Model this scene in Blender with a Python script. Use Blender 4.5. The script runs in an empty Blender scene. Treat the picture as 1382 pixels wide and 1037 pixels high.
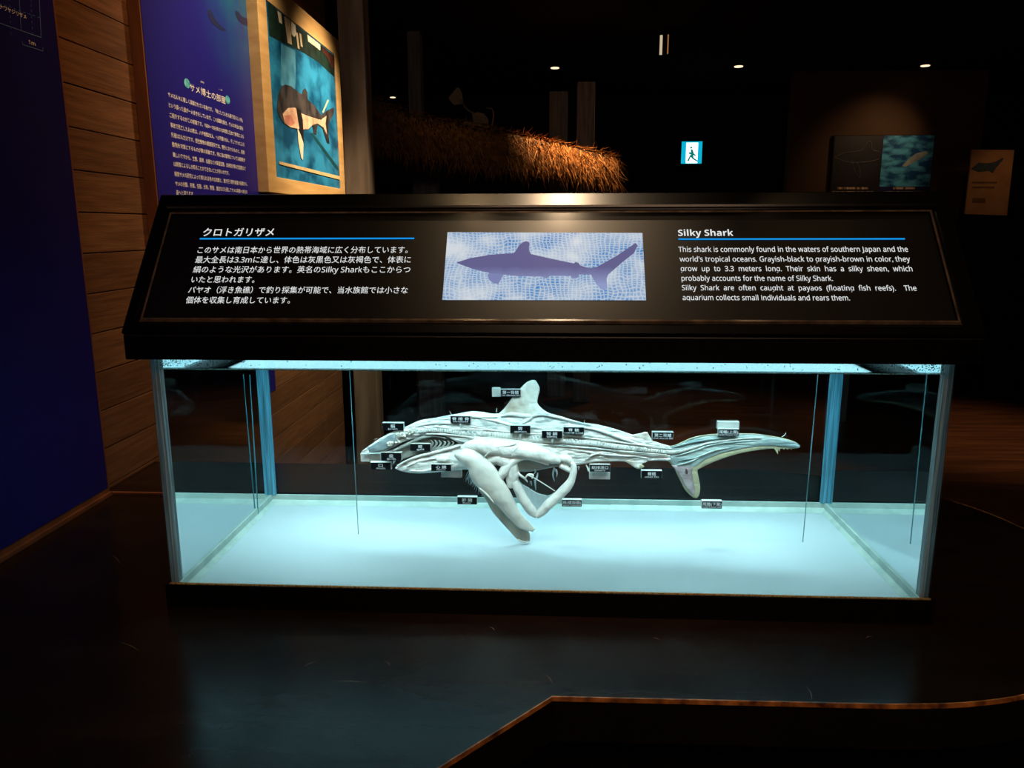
import bpy, bmesh, math, random
from mathutils import Vector, noise
from mathutils.geometry import tessellate_polygon
random.seed(7)
C = bpy.context.scene.collection
SC = bpy.context.scene

# ------------------------------------------------------------ camera
FPX, CX, CY, CZ, PITCH, YAW, ROLL = 1033.5, .0115, -1.1224, .5633, .2014, -.0501, -.0023
cam_loc = Vector((CX, CY, CZ))
FW = Vector((math.sin(YAW)*math.cos(PITCH), math.cos(YAW)*math.cos(PITCH), -math.sin(PITCH)))
_R = Vector((math.cos(YAW), -math.sin(YAW), 0)); _U = _R.cross(FW)
RT = _R*math.cos(ROLL) + _U*math.sin(ROLL); UP = -_R*math.sin(ROLL) + _U*math.cos(ROLL)
cd = bpy.data.cameras.new('camera'); cam = bpy.data.objects.new('camera', cd); C.objects.link(cam)
cd.sensor_fit = 'HORIZONTAL'; cd.sensor_width = 36; cd.lens = 36*FPX/1382; cd.clip_start = .01; cd.clip_end = 60
from mathutils import Matrix
M = Matrix((RT, UP, -FW)).transposed().to_4x4(); M.translation = cam_loc; cam.matrix_world = M
SC.camera = cam

def ray(u, v): return FW + RT*((u-691)/FPX) + UP*((518.5-v)/FPX)
def onx(u, v, x): d = ray(u, v); return cam_loc + d*((x-CX)/d.x)
def ony(u, v, y): d = ray(u, v); return cam_loc + d*((y-CY)/d.y)
def onz(u, v, z): d = ray(u, v); return cam_loc + d*((z-CZ)/d.z)

# ------------------------------------------------------------ world, lights, exposure
w = bpy.data.worlds.new('world'); SC.world = w; w.use_nodes = True
w.node_tree.nodes['Background'].inputs[0].default_value = (.5, .42, .36, 1)
w.node_tree.nodes['Background'].inputs[1].default_value = .012
SC.view_settings.view_transform = 'Standard'; SC.view_settings.look = 'None'
SC.view_settings.exposure = 0; SC.view_settings.gamma = 1; SC.view_settings.use_curve_mapping = False
SC.cycles.max_bounces = 14; SC.cycles.transparent_max_bounces = 32; SC.cycles.diffuse_bounces = 5
SC.cycles.glossy_bounces = 6; SC.cycles.transmission_bounces = 8
SC.cycles.caustics_reflective = True; SC.cycles.sample_clamp_indirect = 4
SC.cycles.use_denoising = True

def aim(o, tgt):
    o.rotation_euler = (Vector(tgt)-o.location).to_track_quat('-Z', 'Y').to_euler()
def spot(name, loc, tgt, power, col, deg, blend=.6, rad=.03):
    l = bpy.data.lights.new(name, 'SPOT'); l.energy = power; l.color = col; l.spot_size = math.radians(deg)
    l.spot_blend = blend; l.shadow_soft_size = rad
    o = bpy.data.objects.new(name, l); C.objects.link(o); o.location = loc; aim(o, tgt); return o
def area(name, loc, tgt, power, col, sx, sy, spread=3.14):
    l = bpy.data.lights.new(name, 'AREA'); l.energy = power; l.color = col; l.shape = 'RECTANGLE'; l.size = sx; l.size_y = sy; l.spread = spread
    o = bpy.data.objects.new(name, l); C.objects.link(o); o.location = loc; aim(o, tgt); return o
WARM = (1, .66, .32); ORG = (1, .5, .18)
area('tank_lamp_light', (0, .07, .396), (0, .24, .08), 2.3, (.62, .88, .93), 1.10, .06, 1.5)
area('tank_lamp_light_back', (0, .375, .397), (0, .31, 0), 2.3, (.60, .88, .93), 1.10, .05, 1.35)
spot('sign_spot', (.047, -.175, 1.88), (.06, .03, .5), 32, (1, .70, .42), 27, 1, .035)
spot('sign_spot_left', (-.235, -.2, 1.88), (-.235, -.02, .45), 2.5, WARM, 34, 1, .03)
spot('sign_spot_right', (.67, -.2, 1.88), (.67, -.1, .3), 3.5, WARM, 36, 1, .03)
spot('wall_spot', (-.30, .60, 1.88), (-1.03, .82, .60), 29, ORG, 66, 1, .05)
spot('wall_spot_far', (-.30, 1.35, 1.88), (-1.0, 1.35, .80), 95, (1, .72, .42), 70, 1, .05)
spot('picture_spot', (-.30, 2.25, 1.88), (-.96, 2.2, .76), 250, (1, .72, .42), 54, 1, .05)
spot('thatch_spot', tuple(ony(765, 58, 4.12)), tuple(ony(755, 192, 4.16)), 190, ORG, 70, 1, .03)
spot('thatch_dim_spot', tuple(ony(640, 55, 3.2)), tuple(ony(600, 200, 3.8)), .7, WARM, 70, 1, .05)
spot('board_spot', (3.2, 5.4, 1.85), tuple(ony(1180, 205, 6.2)), 13, WARM, 62, 1, .05)
spot('cream_board_spot', (4.2, 5.2, 1.85), tuple(ony(1338, 250, 6.0)), 5, ORG, 34, 1, .05)
spot('floor_spot', (2.9, 3.2, 1.85), tuple(onz(1320, 590, -.79)), 150, (1, .58, .3), 50, 1, .06)
spot('floor_spot_mid', (.6, 5.2, 1.85), tuple(onz(900, 590, -.79)), 55, WARM, 80, 1, .06)

area('counter_fill', (.3, -1.9, 1.88), (0, -.4, 0), 20, (1, .62, .4), 1.2, .6)  # unseen warm fill added behind the camera to brown the counter

# ------------------------------------------------------------ materials
def lin(c):
    return tuple(((x/255)/12.92 if x/255 <= .04045 else ((x/255+.055)/1.055)**2.4) for x in c)+(1,)
def nodes(name):
    m = bpy.data.materials.new(name); m.use_nodes = True
    nt = m.node_tree; nt.nodes.clear()
    out = nt.nodes.new('ShaderNodeOutputMaterial'); return m, nt, out
def mat(name, col, col2=None, rough=.5, scale=8, stretch=(1, 1, 1), spec=.5, metal=0, bump=0, bscale=None, ramp=(.35, .65), coat=0, detail=5, em=0):
    m, nt, out = nodes(name); N = nt.nodes.new; L = nt.links.new
    b = N('ShaderNodeBsdfPrincipled'); L(b.outputs[0], out.inputs[0])
    b.inputs['Roughness'].default_value = rough; b.inputs['Metallic'].default_value = metal
    b.inputs['Specular IOR Level'].default_value = spec; b.inputs['Coat Weight'].default_value = coat
    b.inputs['Coat Roughness'].default_value = .08
    tc = N('ShaderNodeTexCoord'); mp = N('ShaderNodeMapping'); mp.inputs['Scale'].default_value = stretch
    L(tc.outputs['Object'], mp.inputs[0])
    nz = N('ShaderNodeTexNoise'); nz.inputs['Scale'].default_value = scale; nz.inputs['Detail'].default_value = detail
    L(mp.outputs[0], nz.inputs['Vector'])
    rp = N('ShaderNodeValToRGB'); rp.color_ramp.elements[0].position = ramp[0]; rp.color_ramp.elements[1].position = ramp[1]
    rp.color_ramp.elements[0].color = lin(col2 or tuple(x*.86 for x in col)); rp.color_ramp.elements[1].color = lin(col)
    L(nz.outputs[0], rp.inputs[0]); L(rp.outputs[0], b.inputs['Base Color'])
    if em:
        L(rp.outputs[0], b.inputs['Emission Color']); b.inputs['Emission Strength'].default_value = em
    if bump:
        n2 = N('ShaderNodeTexNoise'); n2.inputs['Scale'].default_value = bscale or scale*3; n2.inputs['Detail'].default_value = 6
        L(mp.outputs[0], n2.inputs['Vector'])
        bp = N('ShaderNodeBump'); bp.inputs['Strength'].default_value = 1; bp.inputs['Distance'].default_value = bump
        L(n2.outputs[0], bp.inputs['Height']); L(bp.outputs[0], b.inputs['Normal'])
    return m
def emit(name, col, s):
    m, nt, out = nodes(name); e = nt.nodes.new('ShaderNodeEmission')
    e.inputs[0].default_value = lin(col); e.inputs[1].default_value = s; nt.links.new(e.outputs[0], out.inputs[0]); return m
def clear(name, tint=(1, 1, 1), ior=1.4, rough=0, mirror=False, flat=None):
    """a clear sheet: what passes through it plus its angle dependent reflection"""
    m, nt, out = nodes(name); N = nt.nodes.new; L = nt.links.new
    t = N('ShaderNodeBsdfTransparent'); t.inputs[0].default_value = (*tint, 1)
    g = N('ShaderNodeBsdfGlossy'); g.inputs['Roughness'].default_value = rough
    mx = N('ShaderNodeMixShader'); L(t.outputs[0], mx.inputs[1]); L(g.outputs[0], mx.inputs[2]); L(mx.outputs[0], out.inputs[0])
    if mirror:   # glass under liquid: total internal reflection beyond about 48 degrees of incidence
        lw = N('ShaderNodeLayerWeight'); lw.inputs[0].default_value = .5
        r = N('ShaderNodeMapRange'); r.inputs[1].default_value = .30; r.inputs[2].default_value = .38
        r.inputs[3].default_value = .05; r.inputs[4].default_value = .93
        L(lw.outputs['Facing'], r.inputs[0]); L(r.outputs[0], mx.inputs[0]); g.inputs[0].default_value = (.84, .93, .95, 1)
    elif flat is not None: mx.inputs[0].default_value = flat
    else:
        f0 = ((ior-1)/(ior+1))**2      # Schlick reflectance, the same from both sides of the sheet
        lw = N('ShaderNodeLayerWeight'); lw.inputs[0].default_value = .5
        pw_ = N('ShaderNodeMath'); pw_.operation = 'POWER'; pw_.inputs[1].default_value = 5; L(lw.outputs['Facing'], pw_.inputs[0])
        ma = N('ShaderNodeMath'); ma.operation = 'MULTIPLY_ADD'; ma.inputs[1].default_value = 1-f0; ma.inputs[2].default_value = f0
        L(pw_.outputs[0], ma.inputs[0]); L(ma.outputs[0], mx.inputs[0])
    return m
def seam_mat(name, col, t=.6):
    m, nt, out = nodes(name); N = nt.nodes.new; L = nt.links.new
    tc = N('ShaderNodeTexCoord'); mp = N('ShaderNodeMapping'); mp.inputs['Scale'].default_value = (1, 1, .02)
    nz = N('ShaderNodeTexNoise'); nz.inputs['Scale'].default_value = 420; nz.inputs['Detail'].default_value = 2
    L(tc.outputs['Object'], mp.inputs[0]); L(mp.outputs[0], nz.inputs['Vector'])
    rp = N('ShaderNodeValToRGB'); rp.color_ramp.elements[0].position = .38; rp.color_ramp.elements[1].position = .62
    rp.color_ramp.elements[0].color = lin(tuple(x*.72 for x in col)); rp.color_ramp.elements[1].color = lin(col)
    L(nz.outputs[0], rp.inputs[0])
    a = N('ShaderNodeBsdfTranslucent'); d = N('ShaderNodeBsdfDiffuse'); L(rp.outputs[0], a.inputs[0]); L(rp.outputs[0], d.inputs[0])
    mx = N('ShaderNodeMixShader'); mx.inputs[0].default_value = t; L(d.outputs[0], mx.inputs[1]); L(a.outputs[0], mx.inputs[2]); L(mx.outputs[0], out.inputs[0])
    return m

black = mat('black_lacquer', (9, 8, 8), (6, 6, 6), rough=.32, scale=30, spec=.45)
black_matte = mat('black_matte', (7, 7, 7), rough=.6, spec=.2)
glassm = clear('clear_glass', (.985, 1, 1), 1.3)
backglass = clear('back_glass', (.93, .985, 1), 1.3)
sideglass = clear('side_glass', (.97, 1, 1), mirror=True)
sheetm = clear('acrylic_sheet', (.985, .995, 1), flat=.012)
sheet_edge = seam_mat('acrylic_edge', (150, 200, 205), .5)
seam = seam_mat('corner_seam', (235, 252, 255), .6)
seam_back = seam_mat('corner_seam_back', (125, 205, 232), .3)
surfm = clear('liquid_surface', (.97, 1, 1), ior=2.0)
white_floor = mat('white_floor_plate', (186, 202, 206), (178, 195, 199), rough=.4, scale=3)
rimm = mat('pale_green_rim', (186, 206, 198), (168, 192, 184), rough=.5, scale=30, ramp=(.4, .6))
lining = mat('lid_lining', (230, 235, 235), rough=.6)
lampm = emit('lamp_diffuser', (165, 235, 250), 2.3)

# ------------------------------------------------------------ mesh helpers
def link(name, me, m, parent=None, smooth=False):
    o = bpy.data.objects.new(name, me); C.objects.link(o)
    for mm in (m if isinstance(m, (list, tuple)) else [m]): me.materials.append(mm)
    if smooth:
        for p in me.polygons: p.use_smooth = True
    if parent: o.parent = parent
    return o
def mesh(name, vs, fs, m, parent=None, smooth=False):
    me = bpy.data.meshes.new(name); me.from_pydata([tuple(v) for v in vs], [], fs); me.update()
    return link(name, me, m, parent, smooth)
def tag(o, label=None, cat=None, group=None, kind=None):
    if label: o['label'] = label
    if cat: o['category'] = cat
    if group: o['group'] = group
    if kind: o['kind'] = kind
    return o
def thing(name, label, cat, group=None, loc=(0, 0, 0)):
    o = bpy.data.objects.new(name, None); C.objects.link(o); o.location = loc; o.empty_display_size = .05
    return tag(o, label, cat, group)
def box(name, a, b, m, parent=None, bevel=0, kind=None):
    bm = bmesh.new(); bmesh.ops.create_cube(bm, size=1)
    for v in bm.verts: v.co = Vector([(a[i]+b[i])/2 + v.co[i]*(b[i]-a[i]) for i in range(3)])
    if bevel: bmesh.ops.bevel(bm, geom=bm.edges[:], offset=bevel, segments=2, affect='EDGES', profile=.6)
    me = bpy.data.meshes.new(name); bm.to_mesh(me); bm.free()
    o = link(name, me, m, parent)
    if parent and parent.type == 'EMPTY' and parent.location.length > 0:
        o.matrix_parent_inverse = Matrix.Translation(-parent.location)
    if kind: o['kind'] = kind
    return o
def prism(name, poly, z0, z1, m, parent=None):
    n = len(poly); vs = [(x, y, z0) for x, y in poly]+[(x, y, z1) for x, y in poly]
    tris = tessellate_polygon([[Vector((x, y, 0)) for x, y in poly]])
    fs = [tuple(t) for t in tris]+[tuple(i+n for i in t) for t in tris]+[(i, (i+1) % n, n+(i+1) % n, n+i) for i in range(n)]
    o = mesh(name, vs, fs, m, parent)
    bm = bmesh.new(); bm.from_mesh(o.data); bmesh.ops.recalc_face_normals(bm, faces=bm.faces[:]); bm.to_mesh(o.data); bm.free(); return o
def slab(name, pts, d, m, parent=None):
    """a planar outline of 3D points, thickened by vector d"""
    n = len(pts); tris = tessellate_polygon([pts]); d = Vector(d)
    vs = list(pts)+[p+d for p in pts]
    fs = [tuple(t) for t in tris]+[tuple(i+n for i in t) for t in tris]+[(i, (i+1) % n, n+(i+1) % n, n+i) for i in range(n)]
    o = mesh(name, vs, fs, m, parent)
    bm = bmesh.new(); bm.from_mesh(o.data); bmesh.ops.recalc_face_normals(bm, faces=bm.faces[:]); bm.to_mesh(o.data); bm.free(); return o
def interp(pts, t):
    """Catmull-Rom through a list of tuples, t in 0..1"""
    n = len(pts)-1; x = min(max(t, 0), 1)*n; i = min(int(x), n-1); f = x-i
    p0, p1, p2, p3 = pts[max(i-1, 0)], pts[i], pts[i+1], pts[min(i+2, n)]
    if not isinstance(p1, (tuple, list, Vector)): p0, p1, p2, p3 = (p0,), (p1,), (p2,), (p3,)
    r = tuple(.5*((2*b)+(-a+c)*f+(2*a-5*b+4*c-d)*f*f+(-a+3*b-3*c+d)*f**3) for a, b, c, d in zip(p0, p1, p2, p3))
    return r if len(r) > 1 else r[0]
def tube(name, pts, rad, m, parent=None, seg=12, n=None, rough=0, close=True, flat=1):
    """pts: 3D centres; rad: radii (metres); smooth interpolated tube with rounded ends"""
    n = n or len(pts)*6; vs = []; fs = []
    P = [Vector(interp([tuple(p) for p in pts], i/n)) for i in range(n+1)]
    for i, p in enumerate(P):
        t = (P[min(i+1, n)]-P[max(i-1, 0)]).normalized()
        a = t.cross(Vector((0, 1, 0)));  a = a.normalized() if a.length > .1 else Vector((1, 0, 0)); b = t.cross(a)
        r = interp(list(rad), i/n)
        for k in range(seg):
            an = 2*math.pi*k/seg; q = p+(a*math.cos(an)+b*math.sin(an)*flat)*r
            if rough: q += (q-p).normalized()*noise.noise(q*90)*rough + (q-p).normalized()*noise.noise(q*260)*rough*.4
            vs.append(q)
    for i in range(n):
        for k in range(seg): fs.append((i*seg+k, i*seg+(k+1) % seg, (i+1)*seg+(k+1) % seg, (i+1)*seg+k))
    if close:
        vs += [P[0]-(P[1]-P[0]).normalized()*interp(list(rad), 0)*.5, P[n]+(P[n]-P[n-1]).normalized()*interp(list(rad), 1)*.5]
        a, b = len(vs)-2, len(vs)-1
        for k in range(seg):
            fs.append((a, (k+1) % seg, k)); fs.append((b, n*seg+k, n*seg+(k+1) % seg))
    return mesh(name, vs, fs, m, parent, True)

# ============================================================ the setting
FZ = -.79; CEIL = 1.92; BACK = 7.4
floorm = mat('dark_wood_floor', (90, 58, 38), (60, 38, 24), rough=.32, scale=5, stretch=(.35, 4, 1), spec=.4)
ceilm = mat('black_ceiling', (30, 27, 24), rough=.9, spec=.1)
wallb = mat('dark_back_wall', (34, 28, 24), rough=.8, scale=2, spec=.2)
box('floor', (-6, -3, FZ-.1), (7.5, BACK+.1, FZ), floorm, kind='structure')
box('ceiling', (-6, -3, CEIL), (7.5, BACK+.1, CEIL+.1), ceilm, kind='structure')
box('wall_back', (-6, BACK, FZ), (7.5, BACK+.1, CEIL), wallb, kind='structure')
box('wall_right', (7.4, -3, FZ), (7.5, BACK, CEIL), wallb, kind='structure')
box('wall_front', (-6, -3.1, FZ), (7.5, -3, CEIL), wallb, kind='structure')
brownwall = mat('brown_wall', (92, 66, 50), (80, 56, 42), rough=.7, scale=2, spec=.2)

# left wall: plain core with individual planks
sidm = [mat('wood_siding_%d' % k, c, d, rough=.5, scale=14, stretch=(1, .5, 9), spec=.35, bump=.0006, bscale=60) for k, (c, d) in enumerate([((112, 76, 50), (90, 58, 37)), ((104, 70, 46), (84, 54, 34)), ((118, 80, 54), (94, 62, 40))])]
darkgap = mat('siding_gap', (14, 9, 6), rough=.9)
wl = box('wall_left', (-1.14, -3, FZ), (-1.045, 2.62, CEIL), darkgap, kind='structure')
k = 0; z = -.0343-.0905*8
while z < CEIL-.01:
    z1 = min(z+.0905, CEIL)
    o = box('plank', (-1.045, .40, max(z+.0012, FZ)), (-1.030-(k % 3)*.0005, 2.61, z1-.0012), sidm[(k*7) % 3], wl, bevel=.0012)
    z += .0905; k += 1

# ============================================================ counter
topm = mat('dark_counter_top', (38, 25, 18), (27, 17, 12), rough=.2, scale=6, stretch=(1, 3, 1), spec=.12, bump=.00006, bscale=180)
edgem = mat('worn_lit_edge', (235, 150, 74), (96, 50, 26), rough=.5, scale=45)  # worn wood, with the orange lamp glint put into its colour
fasm = mat('counter_fascia', (20, 16, 14), rough=.5, spec=.3)
right = [(.45, -.214), (.55, -.206), (.65, -.180), (.76, -.122), (.87, -.02), (.945, .1), (.985, .25), (.978, .39), (.9478, .495), (.899, .572), (.80, .66), (.66, .73), (.5, .77)]
right = [interp(right, i/48) for i in range(49)]
front = [(-.60, -.889), (-.113, -.3602), (.0178, -.2174)]
outline = [(-.9935, -.889)]+front+right+[(-1.0285, .77), (-1.0285, .512), (-.9935, .512)]
cnt = thing('display_counter', 'dark wooden counter with rounded right end and worn edge painted orange-lit carrying the shark tank', 'counter')
prism('worktop', outline, -.052, -.040, topm, cnt)
ed = front+right[:36]
def offset(poly, d):
    r = []
    for i, p in enumerate(poly):
        a = Vector(poly[max(i-1, 0)]); b = Vector(poly[min(i+1, len(poly)-1)]); t = (b-a).normalized(); nn = Vector((t.y, -t.x))
        r.append((p[0]+nn.x*d, p[1]+nn.y*d))
    return r
def strip(name, path, d0, d1, z0, z1, m, parent):
    a = offset(path, d0); b = offset(path, d1); n = len(path); vs = []
    for (x, y), (X, Y) in zip(a, b): vs += [(x, y, z0), (x, y, z1), (X, Y, z1), (X, Y, z0)]
    fs = [(4*i+j, 4*i+(j+1) % 4, 4*i+4+(j+1) % 4, 4*i+4+j) for i in range(n-1) for j in range(4)]+[(0, 1, 2, 3), (4*n-4, 4*n-3, 4*n-2, 4*n-1)]
    o = mesh(name, vs, fs, m, parent)
    bm = bmesh.new(); bm.from_mesh(o.data); bmesh.ops.recalc_face_normals(bm, faces=bm.faces[:]); bm.to_mesh(o.data); bm.free(); return o
strip('edge_strip', ed, 0, .0022, -.046, -.0395, edgem, cnt)['label'] = 'worn wood edge with orange light painted in'
strip('edge_fascia', ed, -.012, .002, -.105, -.0465, fasm, cnt)
strip('side_panel', offset(front+right, -.06), -.012, 0, FZ, -.053, black_matte, cnt)
tr = box('cross_strip', (-1.028, .5125, -.0400), (-.62, .522, -.034), mat('brown_strip', (120, 66, 36), rough=.5), cnt, bevel=.001)
# small scratches in the worktop
vs = []; fs = []
for (u, v, u2, v2) in [(150, 748, 163, 763), (160, 866, 190, 880), (445, 920, 500, 922), (1088, 926, 1096, 945), (1168, 862, 1178, 859), (410, 900, 428, 893), (660, 846, 668, 852), (735, 910, 746, 924), (880, 861, 890, 864), (520, 893, 526, 900)]:
    a = onz(u, v, -.0398); b = onz(u2, v2, -.0398); t = (b-a).normalized(); s = Vector((-t.y, t.x, 0))*.0004; c = (a+b)/2+s*6
    n = len(vs); vs += [a, c-s, b, c+s]; fs.append((n, n+1, n+2, n+3))
mesh('scratches', vs, fs, mat('scratch', (150, 110, 80), rough=.6), cnt)['kind'] = 'stuff'

# ============================================================ tank
tank = thing('display_tank', 'rectangular glass specimen tank of clear liquid on black base', 'tank')
H = .60; GT = .010; D = .432; FL = -.018
box('base_plinth', (-.606, -.006, -.0398), (.606, D+.006, -.022), black_matte, tank)
for nm, a, b in (('base_bar', (-.606, -.006, -.022), (.606, -.0005, 0)), ('base_bar', (-.606, D+.0005, -.022), (.606, D+.006, 0)),
                 ('base_bar', (-.606, -.0005, -.022), (-.6005, D+.0005, 0)), ('base_bar', (.6005, -.0005, -.022), (.606, D+.0005, 0))):
    box(nm, a, b, black_matte, tank)
box('sill_glint', (-.6, -.0035, 0), (.6, -.0005, .0020), seam_mat('amber_glint', (255, 205, 140), .6), tank)['label'] = 'thin amber strip painting a warm glint along the base edge'  # added strip; its amber colour imitates warm light reflected on the base edge
def pane(name, a, b, m):
    return box(name, a, b, m, tank)
pane('front_pane', (-.6, 0, -.021), (.6, .004, .369), glassm)
pane('back_pane', (-.588, D-.006, -.021), (.588, D-.002, .369), backglass)
pane('side_pane', (-.5895, .018, .0006), (-.588, D-.014, .369), sideglass)
pane('side_pane', (.588, .018, .0006), (.5895, D-.014, .369), sideglass)
pane('floor_plate', (-.588, .0045, -.0215), (.588, D-.0062, FL), white_floor)
for s in (-1, 1):
    vs = []; pts_ = [(.5870, .0045), (.600, .0045), (.600, .0175), (.5870, .0175)]   # glued corner: clear outside, milky glue plane inside
    for z_ in (-.0205, .369): vs += [(s*x_, y_, z_) for x_, y_ in pts_]
    o = mesh('corner_seam', vs, [(0, 1, 5, 4), (1, 2, 6, 5), (2, 3, 7, 6), (3, 0, 4, 7), (3, 2, 1, 0), (4, 5, 6, 7)], glassm, tank); o.data.materials.append(seam)
    for k_ in (1, 2, 3): o.data.polygons[k_].material_index = 1
    pane('corner_seam', (min(s*.576, s*.588), D-.0135, 0), (max(s*.576, s*.588), D-.0065, .369), seam_back)
    pane('rim_strip', (min(s*.5845, s*.5885), .0046, FL), (max(s*.5845, s*.5885), D-.0065, 0), rimm)
    # silicone fillet beside the rim
    mesh('silicone_fillet', [(s*.5845, .006, FL+.006), (s*.5845, D-.009, FL+.006), (s*.577, D-.02, FL+.0004), (s*.575, .006, FL+.0004)], [(0, 1, 2, 3)], rimm, tank)
pane('rim_strip', (-.5845, D-.0105, FL), (.5845, D-.0065, 0), rimm)
mesh('silicone_fillet', [(-.5845, D-.0106, FL+.007), (.5845, D-.0106, FL+.007), (.5845, D-.026, FL+.0004), (-.5845, D-.026, FL+.0004)], [(0, 1, 2, 3)], rimm, tank)
# dried stain marks on the back rim
vs = []; fs = []
for (u0, u1, v0) in ((375, 445, 676), (790, 828, 681), (1000, 1105, 687)):
    for k in range(int((u1-u0)/3)):
        u = u0+k*3+random.uniform(-1, 1); h = random.uniform(3, 9)*math.sin(math.pi*(k+.5)/((u1-u0)/3))+1
        a = [ony(u+dx, v0+dy, D-.0112) for dx, dy in ((-.9, 0), (.9, -.4), (.5, h), (-.4, h))]
        n = len(vs); vs += a; fs.append((n, n+1, n+2, n+3))
mesh('mineral_stain', vs, fs, mat('stain', (96, 120, 112), rough=.8), tank)['kind'] = 'stuff'
liq = box('liquid', (-.5876, .0046, .3535), (.5876, D-.0068, .3550), surfm)
tag(liq, 'still surface of the clear liquid just under the black lid', 'liquid', kind='stuff')
# bright waterline
box('waterline_bead', (-.588, .0043, .3515), (.588, .0056, .3532), seam_mat('waterline', (200, 240, 240), .6), tank)
# droplets clinging above the waterline on the inner front glass
bm = bmesh.new()
for i in range(420):
    x = random.choice([random.uniform(-.585, .585), -.585+abs(random.gauss(0, .06)), .585-abs(random.gauss(0, .06))])
    if abs(x) > .586: continue
    r = random.uniform(.0004, .0011)
    bmesh.ops.create_icosphere(bm, subdivisions=1, radius=r, matrix=Matrix.Translation((x, .0048, random.uniform(.357, .368))) @ Matrix.Diagonal((1, .5, 1, 1)))
me = bpy.data.meshes.new('water_droplets'); bm.to_mesh(me); bm.free()
link('water_droplets', me, mat('droplet', (150, 190, 195), (40, 80, 90), rough=.1, scale=300), tank, True)['kind'] = 'stuff'

# backing sheet and thin upright strip
yS = .2535
sh = thing('acrylic_sheet', 'large clear acrylic sheet standing upright behind the shark', 'sheet')
x0 = ony(478, 600, yS).x; x1 = ony(1094, 600, yS).x
vs = [(x0, yS, FL), (x1, yS, FL), (x1+.004, yS, .3530), (x0-.003, yS, .3530)]
slab('sheet', [Vector(v) for v in vs], (0, .002, 0), sheetm, sh)
for xa, xb in ((x0, x0-.003), (x1, x1+.004)):
    a = .00035
    mesh('sheet_edge', [(xa-a, yS-.0005, FL+.001), (xa+a, yS-.0005, FL+.001), (xb+a, yS-.0005, .3528), (xb-a, yS-.0005, .3528), (xa-a, yS+.0025, FL+.001), (xa+a, yS+.0025, FL+.001), (xb+a, yS+.0025, .3528), (xb-a, yS+.0025, .3528)],
         [(0, 1, 2, 3), (7, 6, 5, 4), (0, 3, 7, 4), (1, 5, 6, 2), (3, 2, 6, 7), (0, 4, 5, 1)], sheet_edge, sh)
a, b = ony(347.5, 678, .339), ony(337, 506, .339); a += (a-b)*.14; a.z = FL+.001
tube('upright_strip', [a, a.lerp(b, .5), b], [.0013, .0012, .0006], seam_mat('strip', (110, 205, 215), .5), None, seg=8)
tag(bpy.data.objects['upright_strip'], 'thin tapering cyan strip standing near the left back corner of the tank', 'strip')

# ============================================================ lid with sloping sign
lid = thing('sign_lid', 'black tank lid with sloping backlit information sign in two languages', 'sign')
O = Vector((0, -.022, .415)); T = Vector((0, .132, .6165)); EV = (T-O); SL = EV.length; EV.normalize(); EX = Vector((1, 0, 0)); EN = EX.cross(EV)  # outward normal
def sl(a, b, n=0): return O+EX*a+EV*b+EN*n
def sp(u, v, n=0):
    d = ray(u, v); p0 = O+EN*n; t = (p0-cam_loc).dot(EN)/d.dot(EN); q = cam_loc+d*t-O; return q.dot(EX), q.dot(EV)
LW = .623
# lid walls: front, back, sides, sloping body behind the frame
box('front_wall', (-LW, -.022, .371), (LW, -.012, .409), black, lid, bevel=.002)
slab('body', [Vector((-LW+.001, y, z)) for y, z in ((-.021, .408), (-.0205, .411), (.128, .606), (.150, .606), (.455, .50), (.455, .408))], (2*LW-.002, 0, 0), black_matte, lid)
for s in (-1, 1):
    box('side_wall', (min(s*LW, s*(LW-.01)), -.012, .371), (max(s*LW, s*(LW-.01)), .455, .408), black, lid)
box('back_wall', (-LW+.01, .445, .371), (LW-.01, .455, .408), black, lid)
box('inner_lining', (-.6, .431, .371), (.6, .4445, .4075), lining, lid)
box('inner_lining', (-.6, .004, .4055), (.6, .4305, .4078), lining, lid)
lampo = box('lamp_tube', (-.585, .175, .4000), (.585, .40, .4053), lampm, lid, bevel=.002); lampo['label'] = 'glowing white lamp under the lid'
frame_black = mat('frame_black', (12, 11, 10), (9, 8, 8), rough=.22, scale=30, spec=.5)
# mitred frame bars
il, ib = sp(184, 433, .003)[0], sp(740, 436, .003)[1]; ir = sp(1303, 438, .003)[0]; it = sp(740, 281, .003)[1]
sw = .5*((il+LW)+(LW-ir))
def bar(p0, p1, q1, q0):  # outer p0->p1, inner q0->q1
    r = []
    prof = [(0, -.004), (0, .001), (.08, .003), (.80, .003), (.90, .0015), (1, -.003)]
    for (pa, qa) in ((p0, q0), (p1, q1)):
        for f, n in prof: r.append(sl(pa[0]+(qa[0]-pa[0])*f, pa[1]+(qa[1]-pa[1])*f, n))
    n = len(prof); fs = [(i, i+1, n+i+1, n+i) for i in range(n-1)]+[(0, n, 2*n-1, n-1), tuple(range(n)), tuple(range(n, 2*n))]
    o = mesh('frame_bar', r, fs, frame_black, lid)
    bm = bmesh.new(); bm.from_mesh(o.data); bmesh.ops.recalc_face_normals(bm, faces=bm.faces[:]); bm.to_mesh(o.data); bm.free()
A, B, Cc, Dd = (-LW, -.004), (LW, -.004), (LW, SL), (-LW, SL)
a, b, c, d = (il, ib), (ir, ib), (ir, it), (il, it)
bar(A, B, b, a); bar(B, Cc, c, b); bar(Cc, Dd, d, c); bar(Dd, A, a, d)
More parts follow.
